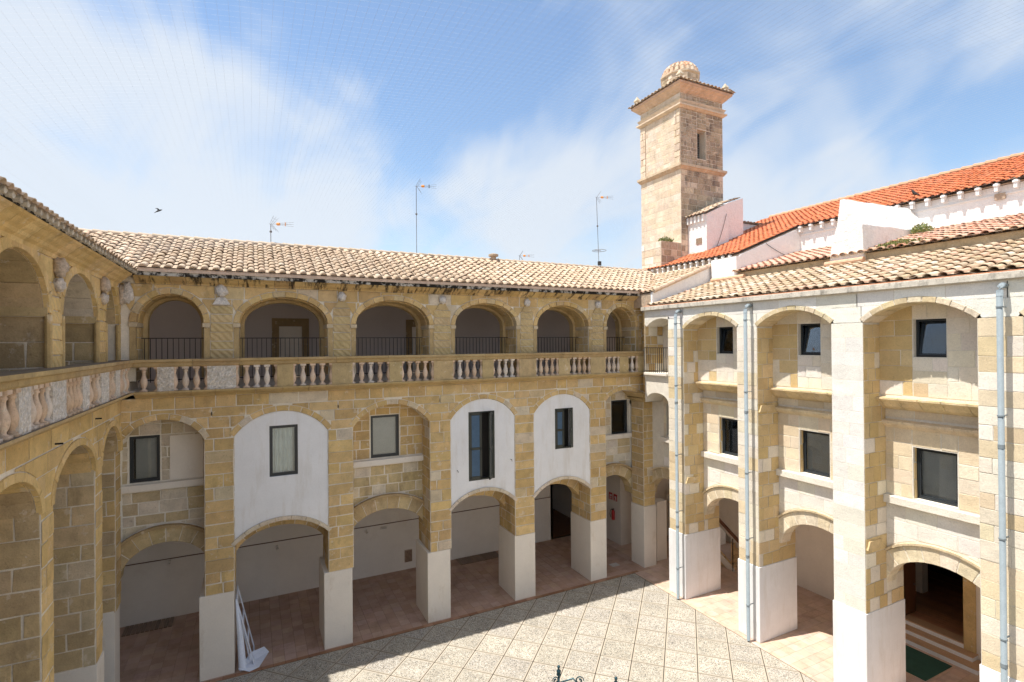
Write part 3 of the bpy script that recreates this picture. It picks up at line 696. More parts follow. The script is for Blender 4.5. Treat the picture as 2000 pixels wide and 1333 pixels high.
# ceilings and backs
cl_ = MB(); cl_.box((-6, Y0+1.40, 4.9), (17, 23.2, 5.2)); cl_.build('ceiling', 'inner_plaster', MW)
bk = MB(); bk.box((-9, 22.8, 0), (13.62, 23.2, 5.2)); bk.box((13.5, 22.8, 0), (13.62, 34, 4.9)); bk.box((17.3, 20.5, 0), (20.2, 20.9, 5.2)); bk.box((16.17, 20.55, 0), (17.3, 20.9, 5.2)); bk.box((16.17, 20.9, 0), (16.35, 34, 5.2)); bk.box((13.64, 33, 0), (16.15, 33.4, 4.58)); bk.box((13.64, 23.22, 4.6), (16.15, 34, 4.9))
bk.box((-9.2, 17, 0), (-9, 23, 5.2)); bk.build('back_wall', 'inner_plaster', MW)
fb_ = MB(); fb_.box((13.62, 23, -.02), (16.17, 33, .004)); fb_.build('passage_floor', 'wood_brown', MW)
# gallery: floor, masses, arches
gf = MB(); gf.box((-9, Y0, 8.5), (20, 22.8, 8.72)); gf.build('gallery_floor', 'inner_plaster', MW)
gbk = MB()
for (x0, x1, z0, z1) in ((-9, .94, 8.7, 12.2), (1.8, 6.37, 8.7, 12.2), (7.2, 20, 8.7, 12.2), (.94, 1.8, 10.75, 12.2), (6.37, 7.2, 10.79, 12.2)): gbk.box((x0, 22.8, z0), (x1, 23.1, z1))
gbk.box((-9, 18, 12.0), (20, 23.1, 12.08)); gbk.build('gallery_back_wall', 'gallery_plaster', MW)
for (x0, x1, z1) in ((.68, 2.06, 11.08), (6.11, 7.46, 11.09)):
    d = MB(); i0, i1 = x0+.26, x1-.26; zt = z1-.32
    d.box((x0, 22.75, 8.72), (i0, 22.82, z1)); d.box((i1, 22.75, 8.72), (x1, 22.82, z1)); d.box((i0, 22.75, zt), (i1, 22.82, z1)); d.c = [(.30,.21,.11)]*len(d.f)
    o = d.build('door_surround', 'stone', MW)
    d = MB(); d.box((i0, 22.84, 8.72), (i1, 22.88, zt)); d.build('door', 'inner_plaster', o)
um = MB()
for k, (a, b) in enumerate(UB):
    mass(um, fm, a, b, 9.0, 11.9, -.95, -.005, UA[k], 0)
    B_ = Arch(UA[k].c, UA[k].a-.14, UA[k].sp, UA[k].r-.12, 'e'); ib = MB(); mass(ib, fm, a, b, 9.0, 11.9, -1.25, -.95, B_, 0); ib.c = [(.50,.37,.19)]*len(ib.f); ib.build('inner_order', 'stone', MW)
for a, b in [(-3.35, -3.15)]+PU+[(15.28, 15.5)]: prism(um, fm, rect(a, b, 8.7, 11.9), -1.25, -.005)
um.build('gallery_wall', 'mortar', MW)
SC = [(.52,.39,.20),(.55,.41,.21),(.50,.37,.19),(.54,.41,.22)]
for a, b in PU:
    field(bagm, fm, a-.005, b+.005, 9.60, 11.22, course=.27, ln=(.5, .9), cols=SC, mt='scored', full=9, proud=.028, cvar=.05)
field(bagm, fm, 15.28, 15.5, 9.6, 11.2, course=.3, ln=(.5, .9), cols=GOLD, full=2)
def hbU(u):
    for k, (a, b) in enumerate(UB):
        if a-.02 <= u <= b+.02: return UA[k].h(u, .17) or 11.22
    return 11.22
field(bagm, fm, -3.35, 15.5, 11.0, 11.80, hb=hbU, course=.40, ln=(.5, 1.0), cols=GOLDP, cvar=.05)
for k, (a, b) in enumerate(UB):
    o = empty('arch', (0, 0, 0), '', ''); del o['label']; del o['category']
    p = Vector((UA[k].c, Y0, 10.7)); o.parent = MW; o.location = p-WP[MW.name]; WP[o.name] = p
    ring(o, fm, UA[k], -.005, .16, 10, -.25, .035, GOLD+[(.58,.46,.28)])
    ring(o, fm, UA[k], -.03, .02, 7, -.94, -.27, GOLD, name='soffit_stone', gap=.008, cham=0)
    # imposts and jamb strips
    for s_, e in ((-1, a), (1, b)):
        mb = MB(); x0, x1 = (e, e+.165) if s_ < 0 else (e-.165, e)
        prism(mb, fm, rect(x0-.0, x1+.03*(s_ < 0) , 10.56, 10.68) if s_ < 0 else rect(x0-.03, x1, 10.56, 10.68), -1.0, .05); mb.c = [(.54,.44,.30)]*len(mb.f); mb.build('impost', 'stone', o)
        fj = Fr((x1 if s_ < 0 else x0, Y0, 0), (0, 1, 0), (1 if s_ < 0 else -1, 0, 0))
        field(bagm, fj, .02, .95, 9.0, 10.56, course=.33, ln=(.35, .6), cols=GREYG+GOLD)
        mb = MB(); prism(mb, fm, rect(x0+.01, x1-.005, 9.62, 10.55), -.1, .012); mb.c = [(.47,.34,.17)]*len(mb.f); mb.build('jamb', 'stone', o)
# carved heads above the gallery piers
def carved(parent, c, rx, ry, rz, col, seed=0, sq=1.0):
    mb = MB(); c = Vector(c); n, m = 14, 10; vs = []; fs = []
    for i in range(m+1):
        th = PI*i/m
        for k in range(n):
            ph = 2*PI*k/n; d = Vector((math.sin(th)*math.cos(ph), math.sin(th)*math.sin(ph), math.cos(th)))
            q = noise.noise(d*2.6+Vector((seed*3.1, seed, 0)))*.25+noise.noise(d*6+Vector((seed, 9, 0)))*.22
            vs.append(c+Vector((d.x*rx, d.y*ry, d.z*rz))*(1+q))
    for i in range(m):
        for k in range(n): fs.append((i*n+k, i*n+(k+1) % n, (i+1)*n+(k+1) % n, (i+1)*n+k))
    mb.add(vs, fs, col); return mb.build('carved_head', 'carved', parent, smooth=True)
for i, ((a, b), big_) in enumerate(zip(PU, (1, 0, 0, 0, 0))):
    c = (a+b)/2
    carved(MW, (c, Y0-.06, 11.66 if big_ else 11.60), .17 if big_ else .14, .12, .19 if big_ else .15, (.66,.62,.58), i)
    mb = MB(); prism(mb, fm, [(c-.24, 11.24), (c+.24, 11.24), (c+.11, 11.46), (c-.11, 11.46)], 0, .05+.03*big_); mb.c = [(.66,.62,.58) if big_ else (.47,.35,.18)]*len(mb.f)
    mb.build('console', 'carved' if big_ else 'stone', MW)
carved(MW, (-3.17, Y0-.10, 11.50), .16, .10, .30, (.68,.64,.61), 9)
# cornice with cove and black lip
def cove(fr, prof, u0, u1):
    mb = MB(); n = len(prof)
    vs = [fr.P(u0, z, w) for w, z in prof]+[fr.P(u1, z, w) for w, z in prof]
    mb.add(vs, [(i, (i+1) % n, n+(i+1) % n, n+i) for i in range(n)]+[tuple(range(n))[::-1], tuple(range(n, 2*n))]); return mb
PROF = [(0, 11.80), (.04, 11.80), (.06, 11.84), (.12, 11.86), (.22, 11.90), (.31, 11.96), (.37, 11.98), (.37, 12.00), (0, 12.00)]
co = MB(); co.box((-3.3, Y0-.02, 11.82), (15.5, Y0+.3, 11.99)); coo = co.build('cornice', 'mortar', MW)
x = -3.0
while x < 15.45:
    x2 = min(x+random.uniform(.38, .62), 15.5); mb = cove(fm, PROF, x+.007, x2-.007); mb.c = [jit(random.choice(GOLD))]*len(mb.f); mb.build('cornice_stone', 'eave_stone', coo); x = x2
mb = MB(); prism(mb, fm, rect(-3.0, 15.42, 12.002, 12.11), -.3, .41); mb.build('eave_lip', 'black_lip', MW)
mb = MB(); prism(mb, fm, rect(-3.0, 15.40, 12.11, 12.215), -.3, .44); mb.c = [(.60,.45,.35)]*len(mb.f); mb.build('eave_mortar', 'tile', MW)
# roof
slope = .44; Lh = math.hypot(1, slope)
def keepM(p): return p.x < 18.35 and (p.x-(-4.7) > 0)
rm = tile_roof(MW, (-3.05, 17.66, 12.215), (1, 0, 0), (0, 1, slope), 21.4, 3.35*Lh, .30, .345, 'cream', 300, keepM)
for i in range(62):
    x = -3.05+i*.30; em = MB(); em.poly([(x+.092*math.cos(a_), 17.60, 12.235+.012+.092*math.sin(a_)*.95) for a_ in [PI*q/8 for q in range(9)]], jit((.60,.46,.36))); em.build('mortar_plug', 'tile', MW)
mb = MB(); prism(mb, Fr((0, 0, 0), (0, 1, 0), (1, 0, 0)), [(17.7, 12.19), (21.0, 13.64), (24.4, 12.19)], -6.2, 18.4); mb.build('roof_body', 'tile_bed', MW)
tile_roof(MW, (-6.2, 17.66+.35, 12.215+.35*slope), (1, 0, 0), (0, 1, slope), 3.1, 3.0*Lh, .30, .345, 'cream', 0, lambda p: p.x < -3.0 and (p.y-17.7) > (-3.0-p.x)*1.0)
# ridge: half round tiles bedded in mortar
rd = MB(); rd.box((-6.2, 20.86, 13.56), (18.4, 21.14, 13.70)); ro_ = rd.build('ridge', 'tile_bed', MW)
x = -6.2; i = 0
while x < 18.3:
    mb = MB(); mb.tube([(x, 21, 13.66+.02), (x+.47, 21, 13.66)], [.125, .105], 10, jit((.50,.40,.30))); mb.build('ridge_tile', 'tile', ro_); x += .40
mb = MB(); mb.lathe([(.12, 0), (.12, .16), (.22, .16), (.22, .24), (.1, .28)], (9.55, 20.9, 13.70), 12); mb.build('vent_cap', 'tile_bed', MW)
# string course and balustrade
def moulded(fr, prof, u0, u1, cols, parent, name, mt='stone', ln=(.9, 1.8)):
    x = u0
    while x < u1-.01:
        x2 = min(x+random.uniform(*ln), u1)
        if u1-x2 < .3: x2 = u1
        mb = cove(fr, prof, x+.004, x2-.004); mb.c = [jit(random.choice(cols), .05)]*len(mb.f); mb.build(name, mt, parent); x = x2
STR = [(0, 8.5), (.08, 8.5), (.10, 8.54), (.22, 8.58), (.30, 8.62), (.36, 8.66), (.36, 8.71), (0, 8.71)]
RAIL = [(.02, 9.40), (.30, 9.40), (.34, 9.44), (.34, 9.52), (.40, 9.55), (.40, 9.62), (-.12, 9.62), (-.12, 9.56), (.02, 9.5)]
BAL = [(.085, 0), (.085, .05), (.05, .075), (.045, .10), (.075, .16), (.092, .25), (.085, .33), (.055, .42), (.042, .50), (.045, .545), (.062, .56), (.062, .58), (.047, .60), (.082, .635), (.085, .70)]
def baluster_mesh(col):
    mb = MB(); mb.lathe(BAL[1:-1], (0, 0, 0), 10, col); mb.box((-.09, -.09, -.005), (.09, .09, .05), col); mb.box((-.085, -.085, .63), (.085, .085, .695), col)
    me = bpy.data.meshes.new('baluster'); me.from_pydata([tuple(v) for v in mb.v], [], mb.f); me.materials.append(MATS['stone'])
    ca = me.color_attributes.new('col', 'FLOAT_COLOR', 'CORNER'); ca.data.foreach_set('color', [x for f in mb.f for _ in f for x in (*col, 1.0)])
    me.polygons.foreach_set('use_smooth', [len(f) == 4 and i < 130 for i, f in enumerate(mb.f)]); return me
BME = [baluster_mesh(c) for c in ((.62,.46,.33),(.66,.50,.37),(.64,.53,.43),(.58,.42,.29),(.68,.60,.52))]
def balustrade(parent, fr, panels, u0, u1, carvedset, w=.22):
    b = empty('balustrade', (0, 0, 0), '', ''); del b['label']; del b['category']; p = fr.P((u0+u1)/2, 8.7, w); b.parent = parent; b.location = p-WP[parent.name]; WP[b.name] = p
    moulded(fr, RAIL, u0, u1, [(.44,.32,.16),(.46,.34,.18),(.42,.30,.15)], b, 'handrail', mt='rail_stone')
    prev = u0; spans = []
    for i, (a, c) in enumerate(panels):
        if i in carvedset:
            mb = MB(); nn = 14; mm = 14
            for ii in range(nn):
                for jj in range(mm):
                    def P(x, y):
                        uu = a+(c-a)*x/nn; vv = 8.71+.69*y/mm; e = min(x, nn-x, y, mm-y)
                        return fr.P(uu, vv, w+.09+(0 if e < 1 else .035*noise.noise(Vector((uu*11, vv*11, i)))+.012*math.sin(uu*40)*math.sin(vv*40)))
                    mb.poly([P(ii, jj), P(ii+1, jj), P(ii+1, jj+1), P(ii, jj+1)], (.66,.61,.55))
            prism(mb, fr, rect(a, c, 8.71, 9.40), w-.1, w+.088, (.62,.56,.48)); mb.build('carved_panel', 'carved', b)
        else:
            mb = MB(); prism(mb, fr, rect(a, c, 8.71, 9.40), w-.1, w+.10, jit((.48,.36,.19)), None, .008); mb.build('panel', 'stone', b)
        spans.append((prev, a)); prev = c
    spans.append((prev, u1))
    for a, c in spans:
        if c-a < .2: continue
        n = max(2, round((c-a)/.272)); st = (c-a)/n
        for k in range(n+1):
            uu = a+st*k
            if k in (0, n) and (uu in (u0, u1)): continue
            o = bpy.data.objects.new('baluster', random.choice(BME)); COL.objects.link(o); place(o, fr.P(uu, 8.71, w+random.uniform(-.006, .006)), b); o.rotation_euler.z = 0
    return b
PAN = [(-2.44,-2.04),(-1.21,-.46),(.67,1.14),(2.3,2.95),(4.17,4.61),(5.74,6.47),(7.62,8.08),(9.16,9.91),(10.94,11.47),(12.48,13.23),(13.98,14.45),(14.98,15.3)]
balustrade(MW, fm, PAN, -3.1, 15.3, {0, 1})
moulded(fm, STR, -3.0, 15.3, [(.48,.35,.17),(.46,.33,.16)], MW, 'string_course', mt='rail_stone', ln=(.5, .9))
bagm.emit(MW, 'stone', 300, 'masonry')

# railings of the gallery
def railing(x0, x1, y, z0, z1, label, axis='x', nb=.135, grp='black railings in the gallery arches'):
    base = ((x0+x1)/2, y, z0) if axis == 'x' else (y, (x0+x1)/2, z0)
    r = empty('iron_railing', base, label, 'railing', grp)
    P = (lambda a, z: (a, y, z)) if axis == 'x' else (lambda a, z: (y, a, z))
    def bar(a0, a1, za, zb_, t=.012):
        mb = MB(); p, q = P(a0, za), P(a1, zb_); mb.box((min(p[0], q[0])-t, min(p[1], q[1])-t, min(p[2], q[2])-.0), (max(p[0], q[0])+t, max(p[1], q[1])+t, max(p[2], q[2])+.0)); return mb
    bar(x0, x1, z1-.025, z1, .018).build('top_rail', 'iron_black', r); bar(x0, x1, z0+.06, z0+.085, .012).build('bottom_rail', 'iron_black', r)
    n = int((x1-x0)/nb)
    for i in range(n+1):
        a = x0+(x1-x0)*i/n; bar(a, a, z0, z1-.03, .009).build('bar', 'iron_black', r)
names = ['behind the leftmost arch, beside the corner with the left wing', 'in front of the stone door surround, second arch from left', 'behind the third arch of the gallery, beneath the second small carved head', 'behind the fourth gallery arch, above the taller pair of shutters', 'behind the fifth gallery arch, above the short pair of shutters', 'behind the narrow right-hand arch with the yellow ball']
for k, (a, b) in enumerate(UB): railing(a+.1, b-.16, Y0+.78, 8.9, 10.25, 'black iron railing '+names[k])
mb = MB(); mb.lathe([(.01, 0), (.05, .02), (.085, .08), (.085, .12), (.05, .18), (.01, .20)], (14.26, 19.2, 9.42), 12); mb.box((14.25, 19.0, 9.61), (14.27, 19.2, 9.625)); tag(mb.build('ball', 'yellow', smooth=True), 'small bright yellow ball hanging behind the gallery railing of the last arch', 'ball')

# shutters in the white bays
def leaf(parent, hinge, width, v0, v1, ang, side, sl_mat):
    """one louvred leaf; hinge on the wall plane, opened by ang, side +1: extends to +u from hinge"""
    U = Vector((side*math.cos(ang), -math.sin(ang), 0)); Nn = Vector((math.sin(ang)*side*-1, -math.cos(ang), 0))
    Nn = Vector((-U.y, U.x, 0)); Nn = Nn if Nn.y < 0 else -Nn
    fr = Fr((hinge[0], hinge[1], 0), U, Nn); mb = MB(); s = .085; vm = v0+(v1-v0)*.46
    for p in (rect(0, width, v1-s, v1), rect(0, width, v0, v0+s*1.2), rect(0, width, vm-s/2, vm+s/2), rect(0, s, v0, v1), rect(width-s, width, v0, v1)): prism(mb, fr, p, -.02, .022)
    o = mb.build('shutter', 'shutter_paint', parent)
    for a, b in ((v0+s*1.2, vm-s/2), (vm+s/2, v1-s)):
        v = a+.01
        while v < b-.03:
            mb = MB(); mb.add([fr.P(s, v, .012), fr.P(width-s, v, .012), fr.P(width-s, v+.045, -.012), fr.P(s, v+.045, -.012), fr.P(s, v+.006, .018), fr.P(width-s, v+.006, .018), fr.P(width-s, v+.051, -.006), fr.P(s, v+.051, -.006)], [(0, 1, 2, 3), (4, 5, 6, 7), (0, 1, 5, 4), (3, 2, 6, 7)]); mb.build('slat', sl_mat, o); v += .052
for k in (3, 4):
    h = WINP[k]; f = empty('window', (0, 0, 0), '', ''); del f['label']; del f['category']; p = Vector(((h[0]+h[1])/2, Y0, h[2])); f.parent = MW; f.location = p-WP[MW.name]; WP[f.name] = p
    mb = MB()
    for p in (rect(h[0], h[1], h[3]-.05, h[3]), rect(h[0], h[1], h[2], h[2]+.05), rect(h[0], h[0]+.05, h[2]+.05, h[3]-.05), rect(h[1]-.05, h[1], h[2]+.05, h[3]-.05)): prism(mb, fm, p, -.18, -.03)
    mb.build('frame', 'shutter_paint', f)
    mb = MB(); prism(mb, fm, rect(h[0], h[1], h[2], h[3]), -.40, -.38); mb.build('room', 'room_dark', f)
    wd = (h[1]-h[0])/2-.05
    # leaves folded: left nearly shut, right ajar swinging outwards
    leaf(f, (h[0]+.05, Y0+.06), wd, h[2]+.05, h[3]-.05, .10, 1, 'shutter_slat'); leaf(f, (h[1]-.05, Y0+.06), wd, h[2]+.05, h[3]-.05, .85, -1, 'shutter_paint')
for i, (x, z) in enumerate(((6.72, 5.32), (8.93, 5.50))):
    mb = MB(); mb.tube([(x, Y0+.05, z), (x, Y0-.07, z), (x, Y0-.09, z-.06)], .012, 6); mb.build('shutter_catch', 'iron_black', MW)

# ================================================================== RIGHT WING
RW = empty('cloister_wing', (15, 8, 0), 'sunlit white and honey stone wing on the right with stacked recessed window bays', 'building', 'wings of the cloister')
fr_ = Fr((X1, 0, 0), (0, 1, 0), (-1, 0, 0))
PR = [(15.10, 15.93), (11.80, 12.60), (8.45, 9.32), (5.12, 5.93), (1.8, 2.6), (-1.5, -.7)]
BR = [(15.93, 17.32)]+[(PR[i+1][1], PR[i][0]) for i in range(5)]
bagr = Bag()
rw = MB()
for a, b in PR: rw.box((X1, a, 2.5), (X1+1.85, b, 11.3))
RAu = []; 
for k, (a, b) in enumerate(BR):
    A = Arch((a+b)/2, (b-a)/2, 10.50, .48, 's') if k else Arch(16.35, 1.02, 10.50, .48, 's'); RAu.append(A)
    if k: mass(rw, fr_, a, b, 10.49, 11.34, -1.85, 0, A)
A0 = RAu[0]; xs = [15.93+(17.32-15.93)*i/12 for i in range(13)]
prism(rw, fr_, [(x, A0.h(x) if x < 17.3 else 10.75) for x in xs]+[(17.32, 11.34), (15.93, 11.34)], -1.85, 0)
for a, b in PR: prism(rw, fr_, rect(a, b, 10.49, 11.34), -1.85, 0)
# south beyond frame, plain
rw.box((X1, -8, 0), (X1+1.85, -1.5, 11.34))
rw.build('wall', 'mortar_pale', RW)
for i, (a, b) in enumerate(PR[:5]):
    white = i == 2
    field(bagr, fr_, a, b, 2.5, 10.5, course=.40, ln=(.35, .6), cols=WHITE if white else MIXR, full=1.0, proud=.010 if not white else .002, gap=.006 if not white else .002, cvar=.15)
    fs = Fr((0, b, 0), (1, 0, 0), (0, 1, 0))
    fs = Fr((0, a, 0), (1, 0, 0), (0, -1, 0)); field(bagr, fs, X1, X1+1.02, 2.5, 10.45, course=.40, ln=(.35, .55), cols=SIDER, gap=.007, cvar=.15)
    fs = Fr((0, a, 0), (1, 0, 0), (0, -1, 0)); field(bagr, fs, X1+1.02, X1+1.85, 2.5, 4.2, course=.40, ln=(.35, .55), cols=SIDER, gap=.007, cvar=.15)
    mb = MB(); mb.box((X1-.03, a-.03, 0), (X1+1.88, b+.03, 2.5)); bevel(mb.build('plinth', 'plaster_white', RW), .015, 2)
def hbR(u):
    for k, (a, b) in enumerate(BR):
        if a <= u <= b:
            h = RAu[k].h(u, .13); return h if h else 10.5
    return 10.5
field(bagr, fr_, 2.6, 17.32, 10.5, 11.32, hb=hbR, course=.41, ln=(.7, 1.3), cols=WHITE, gap=.002, proud=.002)
for k, A in enumerate(RAu[:5]):
    o = empty('arch', (0, 0, 0), '', ''); del o['label']; del o['category']; p = fr_.P(A.c, 10.5, 0); o.parent = RW; o.location = p-WP[RW.name]; WP[o.name] = p
    if k: ring(o, fr_, A, -.015, .12, 9, -.9, .02, [(.66,.55,.38),(.70,.60,.44),(.62,.50,.31)], wob=.015)
# recessed bays
RR = []
for k, (a, b) in enumerate(BR[:5]):
    c = (a+b)/2; wb = -.95
    if k == 0: a2, b2 = a, 18.6
    else: a2, b2 = a-.02, b+.02
    cc = {0: 16.6, 1: 13.75, 2: 10.47, 3: 7.2, 4: 3.9}[k]
    R_ = Arch(cc-.05 if k else 17.0, 1.28, 3.15, .95, 'e'); RR.append(R_)
    wl, wu = -1.02, (-.76 if k else -1.02)
    if k == 0: h1 = (16.15, 17.0, 8.75, 10.40); h2 = (16.2, 17.15, 6.0, 7.31)
    else: h1 = (cc-.34, cc+.40, 9.55, 10.55); h2 = (cc-.43, cc+.56, 5.70, 7.10)
    w = MB(); bot = lambda x: (R_.h(x, .38) or 3.2)
    def pc(x0, x1, f0, f1, m=10, wb=-1.02):
        xs = [x0+(x1-x0)*i/m for i in range(m+1)]; prism(w, fr_, [(x, f0(x)) for x in xs]+[(x, f1(x)) for x in xs[::-1]], wb-.45, wb)
    K = lambda v: (lambda x: v)
    pc(a2, h2[0], bot, K(8.2)); pc(h2[1], b2, bot, K(8.2)); pc(h2[0], h2[1], bot, K(h2[2])); pc(h2[0], h2[1], K(h2[3]), K(8.2), 1)
    pc(a2, h1[0], K(8.2), K(11.0), 1, wu); pc(h1[1], b2, K(8.2), K(11.0), 1, wu); pc(h1[0], h1[1], K(8.2), K(h1[2]), 1, wu); pc(h1[0], h1[1], K(h1[3]), K(11.0), 1, wu)
    w.build('recess_wall', 'mortar_pale', RW)
    fbl = Fr((X1-wl, 0, 0), (0, 1, 0), (-1, 0, 0)); fbu = Fr((X1-wu, 0, 0), (0, 1, 0), (-1, 0, 0)); pr_ = .008
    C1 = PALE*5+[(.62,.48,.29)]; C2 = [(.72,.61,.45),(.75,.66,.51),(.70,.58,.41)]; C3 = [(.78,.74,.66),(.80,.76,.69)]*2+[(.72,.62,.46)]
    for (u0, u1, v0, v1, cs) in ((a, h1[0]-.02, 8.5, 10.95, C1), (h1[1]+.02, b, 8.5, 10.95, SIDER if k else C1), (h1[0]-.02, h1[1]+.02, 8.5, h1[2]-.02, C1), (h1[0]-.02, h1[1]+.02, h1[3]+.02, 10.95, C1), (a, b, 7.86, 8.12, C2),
                                  (a, h2[0]-.02, 5.7, 7.6, C2), (h2[1]+.02, b, 5.7, 7.6, C2), (h2[0]-.02, h2[1]+.02, h2[3]+.02, 7.6, C2)):
        if u1-u0 > .05 and v1-v0 > .05: field(bagr, fbu if v0 >= 8.4 or v0 == h1[3]+.02 else fbl, u0, u1, v0, v1, course=.40, ln=(.45, .9), cols=cs, gap=.006, proud=pr_)
    field(bagr, fbl, a, b, 3.3, 5.45, hb=lambda u: (R_.h(u, .52) or 3.2), course=.42, ln=(.5, 1.0), cols=C3, gap=.004, proud=.006)
    if k:
        # coved shelf left by the old vault
        sh = MB(); n_ = 0; x = a+.01; so_ = MB(); prism(so_, fr_, rect(a+.02, b-.02, 8.2, 8.40), -1.0, -.78); sho = so_.build('shelf', 'mortar_pale', RW)
        while x < b-.02:
            x2 = min(x+random.uniform(.38, .55), b-.01); mb = cove(fr_, [(-1.02, 8.08), (-.93, 8.10), (-.78, 8.18), (-.64, 8.32), (-.58, 8.36), (-.53, 8.38), (-.53, 8.43), (-1.02, 8.46)], x+.006, x2-.006)
            mb.c = [jit((.68,.53,.31))]*len(mb.f); mb.build('shelf_stone', 'stone', sho); x = x2
        moulded(fr_, [(-1.02, 7.56), (-.99, 7.58), (-.96, 7.62), (-.90, 7.64), (-.84, 7.70), (-.82, 7.76), (-1.02, 7.80)], a+.2, b, [(.70,.58,.40)], RW, 'moulding', ln=(.6, 1.0))
        mb = MB(); prism(mb, fr_, rect(a+.01, b-.01, 5.46, 5.67), -1.0, -.86); mb.c = [(.78,.73,.64)]*len(mb.f); bevel(mb.build('window_sill', 'stone_new', RW), .01)
    else:
        mb = MB(); prism(mb, fr_, rect(15.93, 17.3, 5.70, 5.90), -.95, -.80); bevel(mb.build('window_sill', 'plinth_render', RW), .01)
    window(RW, fr_, *h1, (wu-.16 if k else -1.2), screen='blind_grey' if k == 0 else None, tilt=k > 0, depth=.7)
    window(RW, fr_, *h2, -1.2, screen='blind_pale', vfrac=.08)
    # warm stone jambs round the lower windows
    if k:
        fj = Fr((0, h2[1], 0), (1, 0, 0), (0, -1, 0)); field(bagr, fj, X1+1.03, X1+1.18, h2[2], h2[3], course=.4, ln=(.3, .4), cols=[(.66,.48,.24)], full=1)
    o = empty('arch', (0, 0, 0), '', ''); del o['label']; del o['category']; p = fr_.P(R_.c, 3.1, -.95); o.parent = RW; o.location = p-WP[RW.name]; WP[o.name] = p
    ring(o, fr_, R_, 0, .42, 10, -1.45, -.98, [(.70,.60,.44),(.74,.65,.50)] if k else [(.56,.45,.28)])
    hm = MB(); prism(hm, fr_, R_.pts(24, .015)+R_.pts(24, .41)[::-1], -1.44, -.99); hm.build('arch_bed', 'mortar_pale', o)
    hm = MB(); prism(hm, fr_, R_.pts(24, .43)+R_.pts(24, .49)[::-1], -1.02, -.93, (.68,.55,.36)); hm.build('hood_mould', 'stone', o)
# slanting corbels on the pier sides
for (y, z) in ((11.80, 7.75), (8.45, 4.35), (15.1, 4.6)):
    mb = MB(); f_ = Fr((0, y, 0), (1, 0, 0), (0, -1, 0)); prism(mb, f_, [(X1+.02, z-.10), (X1+.60, z-.10), (X1+.70, z+.12), (X1+.12, z+.12)], -.02, .07, (.62,.47,.26)); mb.build('corbel', 'stone', RW)
# balcony slab and fascia at the corner bay
mb = MB(); prism(mb, fr_, rect(15.93, 17.32, 8.0, 8.62), -.95, -.0); mb.build('balcony_wall', 'mortar_pale', RW)
mb = MB(); prism(mb, fr_, rect(15.93, 17.28, 8.62, 8.72), -.95, .12); bevel(mb.build('balcony_slab', 'plinth_render', RW), .01)
A_ = Arch(16.62, .70, 7.45, .44, 'e'); w = MB(); mass(w, fr_, 15.93, 17.32, 7.44, 8.0, -.95, 0, A_); w.build('balcony_wall', 'mortar_pale', RW)
railing(15.95, 17.35, X1+.02, 8.72, 9.78, 'black iron railing of the corner balcony on the sunlit right wing', 'y', .12, None)
fcor = Fr((0, 17.32, 0), (1, 0, 0), (0, -1, 0)); field(bagr, fcor, 15.02, 16.0, 8.72, 10.7, course=.38, ln=(.3, .5), cols=GOLD+PALE[:2]); field(bagr, fcor, 15.02, 16.0, 7.85, 8.6, course=.38, ln=(.3, .5), cols=GOLD+PALE)
fch = Fr((15.0, 17.32, 0), (.565, .825, 0), (-.825, .565, 0)); field(bagr, fch, .01, .87, 7.82, 8.5, course=.34, ln=(.3, .6), cols=PALE[:1]+GOLD); field(bagr, fch, .01, .87, 9.7, 11.3, course=.34, ln=(.3, .6), cols=GOLD)
# interior of right arcade
mb = MB(); 
for (y0, y1, z0, z1) in ((10.12, 21, 0, 5.2), (-8, 8.28, 0, 5.2), (8.28, 10.12, 3.1, 5.2)): mb.box((19.9, y0, z0), (20.2, y1, z1))
mb.build('back_wall', 'plinth_render', RW)
mb = MB(); mb.box((X1+1.4, -8, 4.6), (20.2, 18.6, 4.8)); mb.build('ceiling', 'inner_plaster', RW)
mb = MB(); mb.box((X1+.5, -8, 11.34), (19.9, 17, 11.5)); mb.build('attic_floor', 'inner_plaster', RW)
# cornice band and roof
mb = MB(); prism(mb, fr_, rect(-8, 17.42, 11.34, 11.50), -1.0, .13); bevel(mb.build('eave_band', 'grey_lip', RW), .012, 2)
mb = MB(); prism(mb, fr_, rect(-8, 17.30, 11.50, 11.53), -1.0, .10); mb.c = [(.55,.26,.15)]*len(mb.f); mb.build('eave_tiles', 'tile', RW)
sr = .315; LR = math.hypot(1, sr)
tile_roof(RW, (14.98, 17.0-.06, 11.545), (0, -1, 0), (1, 0, sr), 22, 3.45*LR, .315, .36, 'mixed', 300)
mb = MB(); prism(mb, Fr((0, 0, 0), (1, 0, 0), (0, -1, 0)), [(14.95, 11.52), (18.5, 12.62), (18.5, 11.52)], -17.0, 8); mb.build('roof_body', 'tile_bed', RW)
